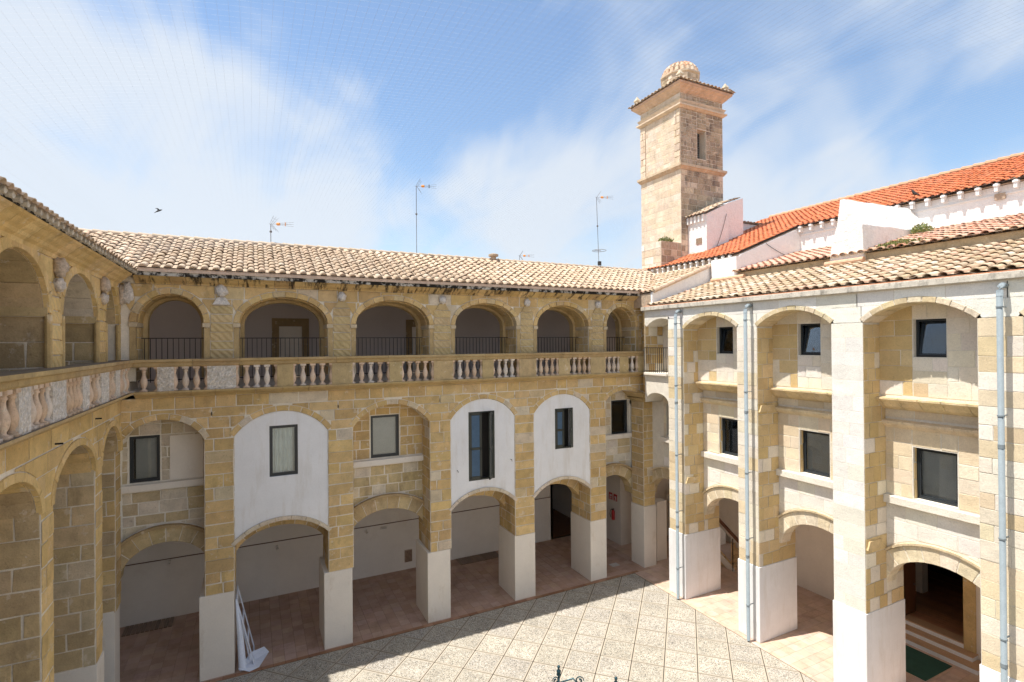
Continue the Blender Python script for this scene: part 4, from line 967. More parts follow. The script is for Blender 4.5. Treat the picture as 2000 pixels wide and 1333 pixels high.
# raised north end of the roof with its parapet wall
sp2 = .385; 
tile_roof(RW, (15.05, 16.92, 12.12), (0, 1, 0), (1, 0, sp2), 4.3, 3.4*math.hypot(1, sp2), .30, .36, 'mixed', 60, lambda p: p.z > 12.22+(p.y-17.66)*slope-.03)
mb = MB(); f_ = Fr((0, 16.84, 0), (1, 0, 0), (0, -1, 0)); prism(mb, f_, [(15.02, 11.5), (18.5, 11.6), (18.5, 13.44), (15.02, 12.10)], -.12, 0); mb.build('parapet_wall', 'limewash', RW)
mb = MB(); prism(mb, Fr((0, 0, 0), (1, 0, 0), (0, -1, 0)), [(15.02, 11.5), (18.5, 11.6), (18.5, 13.40), (15.02, 12.07)], -21, -16.95); mb.build('roof_body', 'tile_bed', RW)
mb = MB(); x = 15.05; 
while x < 18.4:
    z = 12.13+(x-15.02)*.385; mb = MB(); mb.tube([(x, 16.82, z+.02), (x+.43, 16.82, z+.43*.385)], [.10, .085], 8, jit((.58,.44,.32))); mb.build('parapet_tile', 'tile', RW); x += .38
bagr.p = [(a, b, 'stone_new') for a, b, c in bagr.p]
bagr.emit(RW, 'stone', 300, 'masonry')

# downpipes
def downpipe(y, label, zb=.05):
    r = empty('downpipe', (X1-.28, y, 0), label, 'drainpipe', 'grey downpipes on the right wing'); x = X1-.28
    mb = MB(); mb.tube([(x, y, zb), (x, y, 10.96)], .058, 12); mb.build('pipe', 'pipe_grey', r, smooth=True)
    mb = MB(); mb.tube([(x, y, 10.95), (x+.01, y, 11.08), (x+.06, y, 11.17), (x+.13, y, 11.20), (X1+.02, y, 11.20)], .062, 12); mb.build('elbow', 'pipe_grey', r, smooth=True)
    for z in (10.7, 8.3, 5.6, 3.4, 1.2):
        mb = MB(); mb.lathe([(.058, 0), (.068, 0), (.068, .035), (.058, .035)], (x, y, z), 12, cap=False); mb.box((x, y-.012, z+.01), (X1+.01, y+.012, z+.028)); mb.build('bracket', 'pipe_grey', r)
    for z in (7.6, 2.8):
        mb = MB(); mb.lathe([(.058, 0), (.064, 0), (.064, .09), (.058, .09)], (x, y, z), 12, cap=False); mb.build('socket', 'pipe_grey', r)
downpipe(5.42, 'grey metal downpipe nearest the camera, at the right edge of the sunlit wall')
downpipe(12.02, 'grey metal downpipe between the two sunlit window bays in the middle of the right wing')
downpipe(15.22, 'grey metal downpipe next to the corner balcony railing')

# ================================================================== LEFT WING
LW = empty('cloister_wing', (-3.35, 12, 0), 'shaded golden stone wing at the left edge with carved white balustrade panels', 'building', 'wings of the cloister')
fl_ = Fr((XL, 0, 0), (0, 1, 0), (1, 0, 0))
PLm = [(15.38, 15.98), (11.88, 12.5), (8.4, 9.1), (5.0, 5.7), (1.6, 2.3), (-1.8, -1.1)]
PLu = [(15.66, 16.30), (12.34, 12.96), (8.98, 9.64), (5.6, 6.3), (2.2, 2.9), (-1.2, -.5)]
BLm = [(15.98, 18.05)]+[(PLm[i+1][1], PLm[i][0]) for i in range(5)]
BLu = [(16.30, 17.85)]+[(PLu[i+1][1], PLu[i][0]) for i in range(5)]
AL = [Arch((a+b)/2, (b-a)/2, 7.05, .85, 'e') for a, b in BLm]; AU = [Arch((a+b)/2, (b-a)/2-.05, 10.62, .98, 'e') for a, b in BLu]
bagl = Bag(); lw = MB()
for a, b in PLm: prism(lw, fl_, rect(a, b, 2.5, 8.6), -1.9, 0)
for k, (a, b) in enumerate(BLm): mass(lw, fl_, a, b, 7.05, 8.6, -1.9, 0, AL[k])
for a, b in PLu: prism(lw, fl_, rect(a, b, 8.6, 12.0), -3.4, 0)
prism(lw, fl_, rect(17.85, 18.05, 8.6, 12.0), -1.2, 0)
for k, (a, b) in enumerate(BLu): mass(lw, fl_, a, b, 10.55, 11.94, -3.4, 0, AU[k])
prism(lw, fl_, rect(-6, -1.8, 0, 12.0), -1.9, 0)
lw.build('wall', 'mortar', LW)
LG = [(0.672,0.482,0.218),(0.638,0.454,0.196),(0.694,0.504,0.241),(0.605,0.426,0.185),(0.661,0.476,0.224)]
for a, b in PLm[:4]:
    field(bagl, fl_, a, b, 2.5, 7.3, course=.40, ln=(.4, .7), cols=LG, full=1.0)
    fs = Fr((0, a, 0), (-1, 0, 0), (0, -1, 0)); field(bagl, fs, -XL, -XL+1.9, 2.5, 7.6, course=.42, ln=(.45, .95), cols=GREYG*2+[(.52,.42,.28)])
    mb = MB(); mb.box((XL+.03, a-.03, 0), (XL-1.93, b+.03, 2.5)); bevel(mb.build('plinth', 'plinth_render', LW), .012, 2)
for a, b in PLu[:4]:
    field(bagl, fl_, a, b, 9.55, 11.2, course=.28, ln=(.5, .9), cols=LG, full=9, mt='scored', proud=.03)
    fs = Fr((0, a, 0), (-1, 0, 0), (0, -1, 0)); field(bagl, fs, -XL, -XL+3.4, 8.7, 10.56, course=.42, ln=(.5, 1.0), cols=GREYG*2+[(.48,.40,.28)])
    mb = MB(); prism(mb, fs, rect(-XL-.0, -XL+3.4, 10.56, 10.72), 0, .10); mb.c = [(.52,.40,.22)]*len(mb.f); mb.build('impost', 'stone', LW)
def hbL(A, B, off):
    def f(u):
        for k, (a, b) in enumerate(B):
            if a <= u <= b: return A[k].h(u, off) or 0
        return None
    return f
field(bagl, fl_, 1, 18.05, 7.3, 8.5, hb=hbL(AL, BLm, .15), course=.40, ln=(.6, 1.1), cols=LG)
field(bagl, fl_, 1, 18.05, 11.2, 11.66, hb=hbL(AU, BLu, .19), course=.5, ln=(.4, .7), cols=LG)
field(bagl, fl_, 1, 18.05, 10.6, 11.2, hb=lambda u: (hbL(AU, BLu, .19)(u) or (12 if any(a-.01 <= u <= b+.01 for a, b in PLu) else 0)), course=.3, ln=(.3, .5), cols=LG)
for k in range(4):
    for A, o1, n in ((AL[k], .14, 9), (AU[k], .18, 10)):
        o = empty('arch', (0, 0, 0), '', ''); del o['label']; del o['category']; p = fl_.P(A.c, A.sp, 0); o.parent = LW; o.location = p-WP[LW.name]; WP[o.name] = p
        ring(o, fl_, A, -.01, o1, n, -.06, .03, LG)
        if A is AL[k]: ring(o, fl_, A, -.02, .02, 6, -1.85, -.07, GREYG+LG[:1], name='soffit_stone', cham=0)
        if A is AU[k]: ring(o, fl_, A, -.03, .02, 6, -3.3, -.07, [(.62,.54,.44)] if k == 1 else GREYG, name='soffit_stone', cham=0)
    A = AU[k]
    for s_ in (-1, 1):
        u = A.c+s_*A.a; mb = MB(); mb.tube([fl_.P(u, 9.6, .0), fl_.P(u, 10.6, .0)], .06, 8, (.50,.36,.17)); mb.build('colonnette', 'stone', LW)
for i, (a, b) in enumerate(PLu[:4]):
    c = (a+b)/2; o = carved(LW, (XL+.08, c, 11.52), .12, .15, .20, (.56,.46,.37), 20+i)
    carved(LW, (XL+.06, c, 11.18), .10, .17, .14, (.64,.57,.50), 30+i)
carved(LW, (XL+.05, 17.93, 11.45), .08, .10, .28, (.56,.46,.37), 40)
PROL = [(0, 11.66), (.03, 11.66), (.05, 11.73), (.11, 11.77), (.14, 11.82), (.21, 11.87), (.27, 11.94), (.34, 11.98), (.36, 12.02), (0, 12.02)]
x = 1.0
while x < 17.6:
    x2 = min(x+random.uniform(.35, .6), 17.62); mb = cove(fl_, PROL, x+.006, x2-.006); mb.c = [jit(random.choice(LG))]*len(mb.f); mb.build('cornice_stone', 'stone', LW); x = x2
mb = MB(); prism(mb, fl_, rect(-6, 17.69, 12.02, 12.05), -.3, .38); mb.build('eave_lip', 'black_lip', LW)
# dark undersides of the doubled eave tiles
tile_roof(LW, (XL+.42, 17.9, 12.09), (0, -1, 0), (-1, 0, .36), 20, 2.4, .26, .36, 'cream', 60, None)
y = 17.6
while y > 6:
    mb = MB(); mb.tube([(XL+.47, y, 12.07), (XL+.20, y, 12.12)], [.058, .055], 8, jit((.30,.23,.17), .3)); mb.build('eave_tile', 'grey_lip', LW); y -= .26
mb = MB(); prism(mb, Fr((0, 0, 0), (1, 0, 0), (0, -1, 0)), [(-2.98, 12.06), (-6, 13.05), (-9, 12.06)], -21, 6); mb.build('roof_body', 'tile_bed', LW)
mb = MB(); mb.box((-9, -6, 8.5), (XL, 18.1, 8.7)); mb.build('gallery_floor', 'inner_plaster', LW)
mb = MB(); mb.box((-9.2, -6, 0), (-9, 20, 12.2)); mb.box((-9, -6, 11.95), (XL, 18.1, 12.05)); mb.build('back_wall', 'inner_plaster', LW)
PANL = [(2.5, 3.2), (4.6, 5.0), (6.5, 6.9), (8.0, 8.72), (9.93, 10.40), (11.36, 12.08), (13.10, 13.58), (14.52, 15.22), (15.88, 16.34)]
fl2 = fl_
balustrade(LW, fl_, PANL, 1.0, 17.72, set(range(9)))
moulded(fl_, STR, 1.0, 17.7, [(.50,.37,.18),(.47,.34,.17)], LW, 'string_course', mt='rail_stone', ln=(.5, .9))
for (u, v) in ((12.55, 8.18), (15.35, 8.30)):
    mb = MB(); mb.tube([fl_.P(u, v, 0), fl_.P(u, v, .14)], .018, 6); mb.build('iron_peg', 'iron_black', LW)
bagl.emit(LW, 'stone', 300, 'masonry')

# ================================================================== CHURCH
CH = empty('church', (22.5, 10, 0), 'whitewashed church nave with a long orange tiled roof behind the right wing', 'church')
sc_ = (17.56-15.29)/6.0
mb = MB()
mb.box((22.6, -10, 8), (23.0, 15.43, 15.18)); 
mb.add([(18.6, 15.43, 12.5), (22.9, 15.43, 12.5), (22.9, 15.43, 15.33), (18.6, 15.43, 13.70), (18.6, 15.53, 12.5), (22.9, 15.53, 12.5), (22.9, 15.53, 15.33), (18.6, 15.53, 13.70)], [(0, 1, 2, 3), (7, 6, 5, 4), (3, 2, 6, 7), (0, 3, 7, 4)])
mb.box((18.55, 15.46, 12.4), (18.75, 21.0, 13.66)); mb.build('wall', 'limewash', CH)
def keepC(p):
    if p.y > 15.45: return True
    return p.x > 22.35
Sc = Vector((1, 0, sc_)); 
tile_roof(CH, (22.40, 15.60, 15.26), (0, -1, 0), Sc, 24, 6.45, .25, .34, 'orange', 220, None, lo_proud=.06)
tile_roof(CH, (18.40, 21.55, 13.76), (0, -1, 0), Sc, 6.05, 10.7, .25, .34, 'orange', 80, lambda p: not (p.y < 15.65 and p.x > 22.4) and not (19.8 < p.x < 22.9 and p.y > 20.0) and p.y < 21.55)
mb = MB(); prism(mb, Fr((0, 0, 0), (1, 0, 0), (0, -1, 0)), [(22.45, 15.20), (28.5, 17.50), (34, 15.2)], -21.5, 10); prism(mb, Fr((0, 0, 0), (1, 0, 0), (0, -1, 0)), [(18.5, 13.70), (22.45, 15.20), (22.45, 13.0), (18.5, 13.0)], -21.5, -15.5); mb.build('roof_body', 'tile_bed', CH)
mb = MB(); mb.box((28.4, -10, 17.46), (28.62, 21.5, 17.60)); rdg = mb.build('ridge', 'tile_bed', CH)
y = 21.4
while y > -8:
    mb = MB(); mb.tube([(28.5, y, 17.60+.03), (28.5, y-.48, 17.60)], [.13, .11], 8, jit((.62,.33,.20))); mb.build('ridge_tile', 'tile', rdg); y -= .42
# white mortared eave tiles
y = 15.3
while y > 3.5:
    mb = MB(); mb.lathe([(.0, 0), (.10, .0), (.10, .06), (.0, .14)], (22.42, y, 15.16), 8); mb.box((22.36, y-.045, 14.98), (22.6, y+.045, 15.18)); mb.build('eave_bracket', 'limewash', CH); y -= .50
mb = MB(); prism(mb, Fr((22.6, 0, 0), (0, 1, 0), (-1, 0, 0)), rect(2, 15.4, 14.86, 14.90), -.05, .05); mb.build('string_course', 'limewash', CH)
y = 20.6
while y > 15.5:
    mb = MB(); mb.lathe([(.0, 0), (.085, .0), (.085, .05), (.0, .11)], (18.42, y, 13.66), 8); mb.box((18.38, y-.04, 13.48), (18.55, y+.04, 13.68)); mb.build('eave_bracket', 'limewash', CH); y -= .37
mb = MB(); mb.box((22.52, 8.12, 14.72), (22.59, 8.40, 14.92)); mb.build('vent', 'tile_bed', CH)
# lower strip roof of pinkish tiles and the tan wall beneath
mb = MB(); mb.box((18.42, -8, 12.5), (18.6, 15.4, 12.93)); mb.c = [(.52,.42,.28)]*len(mb.f); mb.build('strip_wall', 'stone', CH)
mb = MB(); prism(mb, Fr((0, 0, 0), (1, 0, 0), (0, -1, 0)), [(18.4, 12.92), (22.62, 14.0), (22.62, 12.9)], -15.4, 8); mb.build('roof_body', 'tile_bed', CH)
tile_roof(CH, (18.28, 15.40, 12.94), (0, -1, 0), (1, 0, .262), 22, 4.4, .30, .36, 'pink', 100, None)
# sloping buttresses
def buttress(y0, y1, zt, zb_, name='buttress'):
    ym = (y0+y1)/2+.12; mb = MB(); X0, Xb = 18.30, 22.6
    def sec(x, zt, zb_, k=0): return [(x, y0-.0, zb_), (x, y0+.02, zb_+.6), (x, y0+.04, zt-1.0), (x, ym-.04, zt), (x, ym+.06, zt), (x, y1-.30, zt-.85), (x, y1-.10, zb_+.75), (x, y1, zb_)]
    a = sec(X0, zt, zb_); b = sec(Xb, zt+.12, zb_); n = len(a)
    m = 10; rings = []
    for i in range(m+1):
        t = i/m; rings.append([Vector(p).lerp(Vector(q), t)+Vector((0, noise.noise(Vector((t*7, j, 1)))*.03, noise.noise(Vector((t*6, j, 5)))*.03)) for j, (p, q) in enumerate(zip(a, b))])
    vs = [q for r in rings for q in r]; fs = [(i*n+j, i*n+(j+1) % n, (i+1)*n+(j+1) % n, (i+1)*n+j) for i in range(m) for j in range(n)]+[tuple(range(n))]
    mb.add(vs, fs); return mb.build(name, 'limewash_worn', CH)
mat('limewash_worn', (0.80, 0.785, 0.76), 0.9, 0.08, 3.0, 1.2, 8, fine=0.08, extra=stain(0.56, 0.72, (0.42, 0.39, 0.34), (1.2, 1.2, 1.2), 0.6))
buttress(10.25, 11.42, 14.90, 12.65); buttress(4.6, 6.05, 14.5, 12.65)
for (ya, yb) in ((10.2, 11.5), (4.55, 6.1), (14.9, 16.6)):
    mb = MB(); mb.tube([(18.22, ya, 12.70), (18.22, yb, 12.70)], .10, 10, (.60,.38,.25)); mb.build('gutter_tile', 'tile', CH)
mb = MB(); mb.box((18.32, 15.38, 12.55), (18.62, 16.72, 13.62)); mb.build('end_wall', 'limewash', CH)
# hanging cables
def cable(p, q, sag, label):
    p, q = Vector(p), Vector(q); mb = MB(); mb.tube([p.lerp(q, i/12)+Vector((0, 0, -sag*4*(i/12)*(1-i/12))) for i in range(13)], .012, 5); tag(mb.build('cable', 'black_plastic'), label, 'cable')
cable((20.2, 15.38, 14.30), (22.5, 15.38, 13.75), .12, 'thin dark cable sagging across the pink side wall under the orange roof')

# ---------------- outbuilding on the church roof
SH = empty('outbuilding', (21, 19, 14), 'small white and pink tile-roofed shed standing on the orange church roof beside the tower', 'shed')
mb = MB()
mb.add([(20.25, 18.75, 13.9), (20.25, 19.98, 13.9), (20.25, 19.98, 16.42), (20.25, 18.75, 16.38), (21.8, 18.75, 14.3), (21.8, 18.75, 17.1), (21.8, 19.98, 17.1), (21.8, 19.98, 14.3)], [(0, 1, 2, 3), (0, 3, 5, 4), (3, 2, 6, 5), (4, 5, 6, 7)])
mb.add([(21.8, 19.1, 14.3), (23.3, 19.1, 14.8), (23.3, 19.1, 17.6), (21.8, 19.1, 17.1), (21.8, 20.4, 17.1), (23.3, 20.4, 17.6), (23.3, 20.4, 14.8)], [(0, 1, 2, 3), (3, 2, 5, 4), (1, 6, 5, 2)]); mb.build('wall', 'limewash', SH)
tile_roof(SH, (20.10, 20.0, 16.42), (0, -1, 0), (1, 0, .47), 1.36, 1.9, .25, .34, 'mixed', 30, None)
tile_roof(SH, (21.8, 20.45, 17.16), (0, -1, 0), (1, 0, .33), 1.4, 1.55, .25, .34, 'mixed', 30, None)
y = 18.9
while y < 19.95:
    mb = MB(); mb.box((20.12, y-.05, 16.05), (20.26, y+.05, 16.38)); mb.build('eave_bracket', 'limewash', SH); y += .25
mb = MB(); mb.box((20.22, 19.05, 14.95), (20.27, 19.42, 15.25)); mb.c = [(.30,.22,.15)]*len(mb.f); mb.build('vent', 'stone', SH)
mb = MB(); mb.box((23.5, 20.2, 15.2), (26.3, 20.4, 16.62)); o = mb.build('rear_wall', 'limewash', SH)
tile_roof(SH, (23.4, 20.15, 16.66), (1, 0, 0), (0, 1, .1), 3.0, .4, .25, .34, 'mixed', 20, None)
cable((20.75, 18.70, 14.55), (21.6, 18.70, 16.5), .15, 'thin dark cable climbing the pink side wall of the roof shed')

# ================================================================== BELL TOWER
BT = empty('bell_tower', (21.3, 21.5, 10), 'tall square sandstone bell tower with tiled dome rising at the corner', 'tower')
tx0, tx1, ty0, ty1 = 19.8, 22.85, 20.0, 23.05
mb = MB(); mb.box((tx0, ty0, 10), (tx0+.0+(20.97-tx0), ty1, 23.0)); mb.box((21.60, ty0, 10), (tx1, ty1, 23.0)); mb.box((20.97, ty0, 10), (21.60, ty1, 19.65)); mb.box((20.97, ty0, 21.2), (21.60, ty1, 23.0)); mb.box((20.97, ty0+.6, 19.6), (21.6, ty1, 21.3))
mat('mortar_tower', (0.62, 0.53, 0.42), 0.95, 0.2, 3, 0.5, 30)
mat('stone_shade_stain', None, 0.9, 0.25, 1.6, 0.6, 25, pits=.3, extra=stain(0.50, 0.66, (0.10, 0.07, 0.055), (1.4, 1.4, .8), .75))  # dark stains, for the tower face whose shade is also put into colour
mb.build('wall', 'mortar_tower', BT)
mb = MB(); mb.box((20.9, ty0+.45, 19.6), (21.66, ty0+.59, 21.3)); mb.build('opening_shade', 'room_dark', BT)  # near-black sheet in place of the shade deep in the window slot
bagt = Bag(); ftX = Fr((tx0, 0, 0), (0, 1, 0), (-1, 0, 0)); ftY = Fr((0, ty0, 0), (1, 0, 0), (0, -1, 0))
field(bagt, ftX, ty0, ty1, 13.5, 18.95, course=.30, ln=(.35, .7), cols=TOW, gap=.012, proud=.004)
field(bagt, ftX, ty0+.42, ty1-.42, 19.25, 22.2, course=.28, ln=(.3, .6), cols=TOW, gap=.014, cvar=.25, proud=.004)
field(bagt, ftX, ty0, ty0+.42, 19.25, 22.1, course=.36, ln=(.5, .6), cols=TOW, full=1, proud=.05); field(bagt, ftX, ty1-.42, ty1, 19.25, 22.1, course=.36, ln=(.5, .6), cols=TOW, full=1, proud=.05)
field(bagt, ftY, tx0, tx1, 13.5, 18.95, course=.30, ln=(.3, .65), cols=TOW_SHADE_STAIN+TOW[:2], mt='stone_shade_stain', gap=.012)
for (a, b, c, d) in ((tx0, 20.95, 19.25, 22.9), (21.62, tx1, 19.25, 22.9), (20.95, 21.62, 21.25, 22.9), (20.95, 21.62, 19.25, 19.63)): field(bagt, ftY, a, b, c, d, course=.24, ln=(.22, .5), cols=TOW_SHADE_STAIN, mt='stone_shade_stain', gap=.014, cvar=.25)
field(bagt, ftX, ty0, ty1, 22.45, 22.95, course=.25, ln=(.5, .9), cols=TOW)
bagt.emit(BT, 'stone', 300, 'masonry')
def band(z0, z1, e0, e1, col, name='string_course', mt='stone'):
    mb = MB()
    A_ = [(tx0-e0, ty0-e0), (tx1+e0, ty0-e0), (tx1+e0, ty1+e0), (tx0-e0, ty1+e0)]; B_ = [(tx0-e1, ty0-e1), (tx1+e1, ty0-e1), (tx1+e1, ty1+e1), (tx0-e1, ty1+e1)]
    loft(mb, A_, B_, z0, z1); mb.c = [col]*len(mb.f); return mb.build(name, mt, BT)
band(18.95, 19.10, .04, .14, (.48,.34,.22)); band(19.10, 19.22, .16, .16, (.56,.44,.31))
band(22.12, 22.22, .04, .16, (.56,.44,.31)); band(22.22, 22.30, .18, .18, (.60,.48,.36)); band(22.36, 22.52, .05, .14, (.60,.49,.37))
band(22.92, 23.22, .04, .34, (.56,.40,.28), 'eave_soffit'); band(23.22, 23.33, .36, .38, (.52,.36,.26), 'eave_band')
ov = .40; rz = 23.36; rh = .75; hx = (tx1-tx0)/2+ov
cxx, cyy = (tx0+tx1)/2, (ty0+ty1)/2
mb = MB(); mb.add([(tx0-ov, ty0-ov, 23.34), (tx1+ov, ty0-ov, 23.34), (tx1+ov, ty1+ov, 23.34), (tx0-ov, ty1+ov, 23.34), (cxx, cyy, 24.1)], [(0, 1, 4), (1, 2, 4), (2, 3, 4), (3, 0, 4)]); mb.build('roof_body', 'tile_bed', BT)
st = .76/hx
for (O_, A_, S_, ax) in (((tx0-ov, ty0-ov, 23.36), (1, 0, 0), (0, 1, st), 'y'), ((tx0-ov, ty1+ov, 23.36), (0, -1, 0), (1, 0, st), 'x'), ((tx1+ov, ty0-ov, 23.36), (0, 1, 0), (-1, 0, st), 'x2')):
    def kp(p, ax=ax):
        a = abs(p.x-cxx); b = abs(p.y-cyy)
        return (b >= a-.05) if ax == 'y' else (a >= b-.05)
    tile_roof(BT, O_, A_, S_, 2*hx, hx, .27, .34, 'mixed', 40, kp)
mb = MB(); mb.lathe([(1.03, 0), (1.03, .78), (1.11, .82), (1.11, .90)], (cxx, cyy, 23.75), 8, (.58,.47,.35), a0=PI/8); mb.build('lantern_drum', 'stone', BT)
for q_ in range(8):
    a0_ = 2*PI*q_/8; nv = Vector((math.cos(a0_), math.sin(a0_), 0)); uv = Vector((-nv.y, nv.x, 0)); fo = Vector((cxx, cyy, 0))+nv*(1.03*math.cos(PI/8)); bd = Bag(); field(bd, Fr(fo, uv, nv), -.38, .38, 23.8, 24.5, course=.24, ln=(.25, .45), cols=TOW+TOW_SHADE_STAIN[:3], gap=.012); bd.emit(BT, 'stone', 12, 'masonry')
mb = MB(); mb.lathe([(.90*math.cos(a), .76*math.sin(a)) for a in [i*PI/2/9 for i in range(9)]], (cxx, cyy, 24.64), 20, (.50,.36,.25)); mb.build('dome', 'tile', BT)
for k in range(20):
    ph = 2*PI*k/20
    for j in range(4):
        a = j*PI/2/4.6; a2 = a+.40; r, z = .92*math.cos(a), .78*math.sin(a); r2, z2 = .92*math.cos(a2), .78*math.sin(a2)
        mb = MB(); c = random.choice([(.60,.33,.20),(.58,.44,.32),(.62,.52,.41),(.58,.40,.28),(.52,.40,.29)])
        mb.tube([(cxx+r*math.cos(ph), cyy+r*math.sin(ph), 24.65+z), (cxx+r2*math.cos(ph), cyy+r2*math.sin(ph), 24.65+z2)], [.12*max(.3, math.cos(a)), .105*max(.25, math.cos(a2))], 7, c); mb.build('dome_tile', 'tile', BT)
mb = MB(); mb.lathe([(.16, 0), (.16, .06), (.08, .10)], (cxx, cyy, 25.40), 8, (.3,.25,.2)); mb.build('dome_cap', 'stone', BT)
for (x, y) in ((tx0-.15, ty0-.15), (tx0-.15, ty1+.1), (tx1+.1, ty0-.12)):
    mb = MB(); mb.lathe([(.16, 0), (.16, .22), (.20, .24), (.20, .28), (.02, .52)], (x, y, 23.45), 4, (.56,.48,.36), a0=PI/4); mb.build('corner_finial', 'stone', BT)
mb = MB(); prism(mb, Fr((0, 20.9, 0), (1, 0, 0), (0, -1, 0)), [(22.8, 15), (25.2, 15), (25.0, 16.6), (24.2, 16.75), (23.5, 17.2), (23.1, 17.9), (22.9, 18.9), (22.8, 18.9)], -.3, .3, (.30,.22,.16)); mb.build('curved_buttress', 'stone_shade_stain', BT)
# low block at the foot
mb = MB(); mb.box((18.46, 20.03, 12.5), (19.85, 21.48, 15.12)); mb.build('buttress', 'mortar_tower', BT)
bb = Bag(); field(bb, Fr((18.46, 0, 0), (0, 1, 0), (-1, 0, 0)), 20.03, 21.48, 13, 15.1, course=.36, ln=(.4, .8), cols=TOW+PALE[:2]); field(bb, Fr((0, 20.03, 0), (1, 0, 0), (0, -1, 0)), 18.46, 19.8, 13, 15.1, course=.36, ln=(.35, .6), cols=TOW_SHADE_STAIN+TOW); bb.emit(BT, 'stone', 60, 'masonry')  # sunless face again gets the shade-darkened stones mixed in

# ================================================================== PLANTS
def weed(name, c, rx, ry, h, n, label, cols=((.16,.22,.06),(.24,.27,.08),(.12,.17,.05),(.30,.30,.12))):
    mb = MB(); c = Vector(c)
    for i in range(n):
        a = random.uniform(0, 2*PI); r = math.sqrt(random.random()); p = c+Vector((rx*r*math.cos(a), ry*r*math.sin(a), h*random.random()*(1-r*.6)))
        d = Vector((random.uniform(-1, 1), random.uniform(-1, 1), random.uniform(-.2, 1))).normalized(); e = d.cross(Vector((random.random(), random.random(), .3))).normalized(); s = random.uniform(.03, .065)
        mb.poly([p, p+d*s+e*s*.4, p+d*s*2, p+d*s-e*s*.4], random.choice(cols))
    for i in range(9):
        a = random.uniform(0, 2*PI); mb.tube([c, c+Vector((rx*.7*math.cos(a), ry*.7*math.sin(a), h*.7))], .006, 4, cols[2])
    tag(mb.build(name, 'leaf'), label, 'plant')
weed('weed_clump', (18.75, 9.35, 12.98), .5, .75, .28, 900, 'long green weed clump growing on the tiles at the foot of the big buttress')
weed('weed_clump', (21.3, 9.95, 13.80), .35, .30, .40, 350, 'bushy green weed in the corner between buttress and white church wall')
weed('weed_clump', (18.9, 20.15, 15.10), .45, .22, .28, 420, 'small green weed sprouting on the stone block at the tower foot')

# ================================================================== ANTENNAS
def antenna(x, y, z0, z1, label, s=1.0, lean=0.0, extra=False, ang=-.45, bent=0):
    r = empty('tv_antenna', (x, y, z0), label, 'antenna', 'television antennas on the roof ridge'); t = Vector((x+lean, y, z1))
    mb = MB(); mb.tube([(x, y, z0-.1), t], .020*s, 7); mb.build('mast', 'aluminium', r)
    D = Vector((math.cos(ang), math.sin(ang), -.03)).normalized(); Nn = Vector((-D.y, D.x, 0)); Z = Vector((0, 0, 1))
    mb = MB(); mb.tube([t-D*.1*s, t+D*1.05*s], .010*s, 6); mb.build('boom', 'aluminium', r)
    mb = MB()
    for sg in (1, -1):
        for a in (-.16, 0, .16): mb.tube([t+D*.02*s+Nn*a*s, t+D*.32*s+Nn*a*s*2+Z*sg*.42*s], .007*s, 5)
        mb.tube([t+D*.24*s-Nn*.3*s+Z*sg*.30*s, t+D*.24*s+Nn*.3*s+Z*sg*.30*s], .006*s, 5); mb.tube([t+D*.12*s-Nn*.25*s+Z*sg*.15*s, t+D*.12*s+Nn*.25*s+Z*sg*.15*s], .006*s, 5)
    mb.build('reflector', 'aluminium', r)
    mb = MB(); mb.tube([t+D*.33*s, t+D*.38*s, t+D*.52*s, t+D*.56*s], [.04*s, .085*s, .085*s, .03*s], 8); mb.build('dipole_box', 'orange_plastic', r)
    mb = MB()
    for sg in (-1, 0, 1): mb.tube([t+D*.5*s+Z*sg*.05*s, t+D*1.35*s+Z*sg*.13*s], .007*s, 5)
    for q in (.75, .95, 1.15): mb.tube([t+D*q*s-Nn*.10*s, t+D*q*s+Nn*.10*s], .006*s, 5)
    mb.build('directors', 'aluminium', r)
    mb = MB(); mb.tube([t+D*.86*s-Z*.11*s, t+D*.86*s+Z*.11*s], .028*s, 6); mb.build('clamp', 'orange_plastic' if not bent else 'black_plastic', r)
    mb = MB(); mb.lathe([(.03, 0), (.045, .02), (.045, .06), (.03, .08)], (x+lean*.6, y, z0+(z1-z0)*.58), 8); mb.build('coupling', 'aluminium', r)
    if extra:
        mb = MB(); c = Vector((x+.02, y, z0+.85)); mb.tube([c+Vector((.34*math.cos(q*PI/8), .34*math.sin(q*PI/8), 0)) for q in range(17)], .012, 5); mb.tube([c-Vector((.36, 0, 0)), c+Vector((.1, 0, 0))], .014, 5); mb.build('loop_aerial', 'aluminium', r)
        mb = MB(); mb.box((x-.04, y-.06, z0+.12), (x+.10, y+.06, z0+.32)); mb.build('amplifier', 'black_plastic', r)
antenna(.61, 21, 13.70, 14.46, 'lowest television antenna with short mast on the left part of the tiled ridge', .62)
antenna(6.10, 21, 13.70, 16.56, 'tall television antenna on a plain mast near the middle of the ridge', .62, bent=1)
antenna(15.33, 21, 13.70, 17.18, 'tall leaning antenna with a round loop aerial on its mast, next to the tower', .62, -.12, True)
antenna(13.5, 26, 13.6, 14.95, 'tiny distant television antenna peeping over the ridge left of the leaning mast', .62)

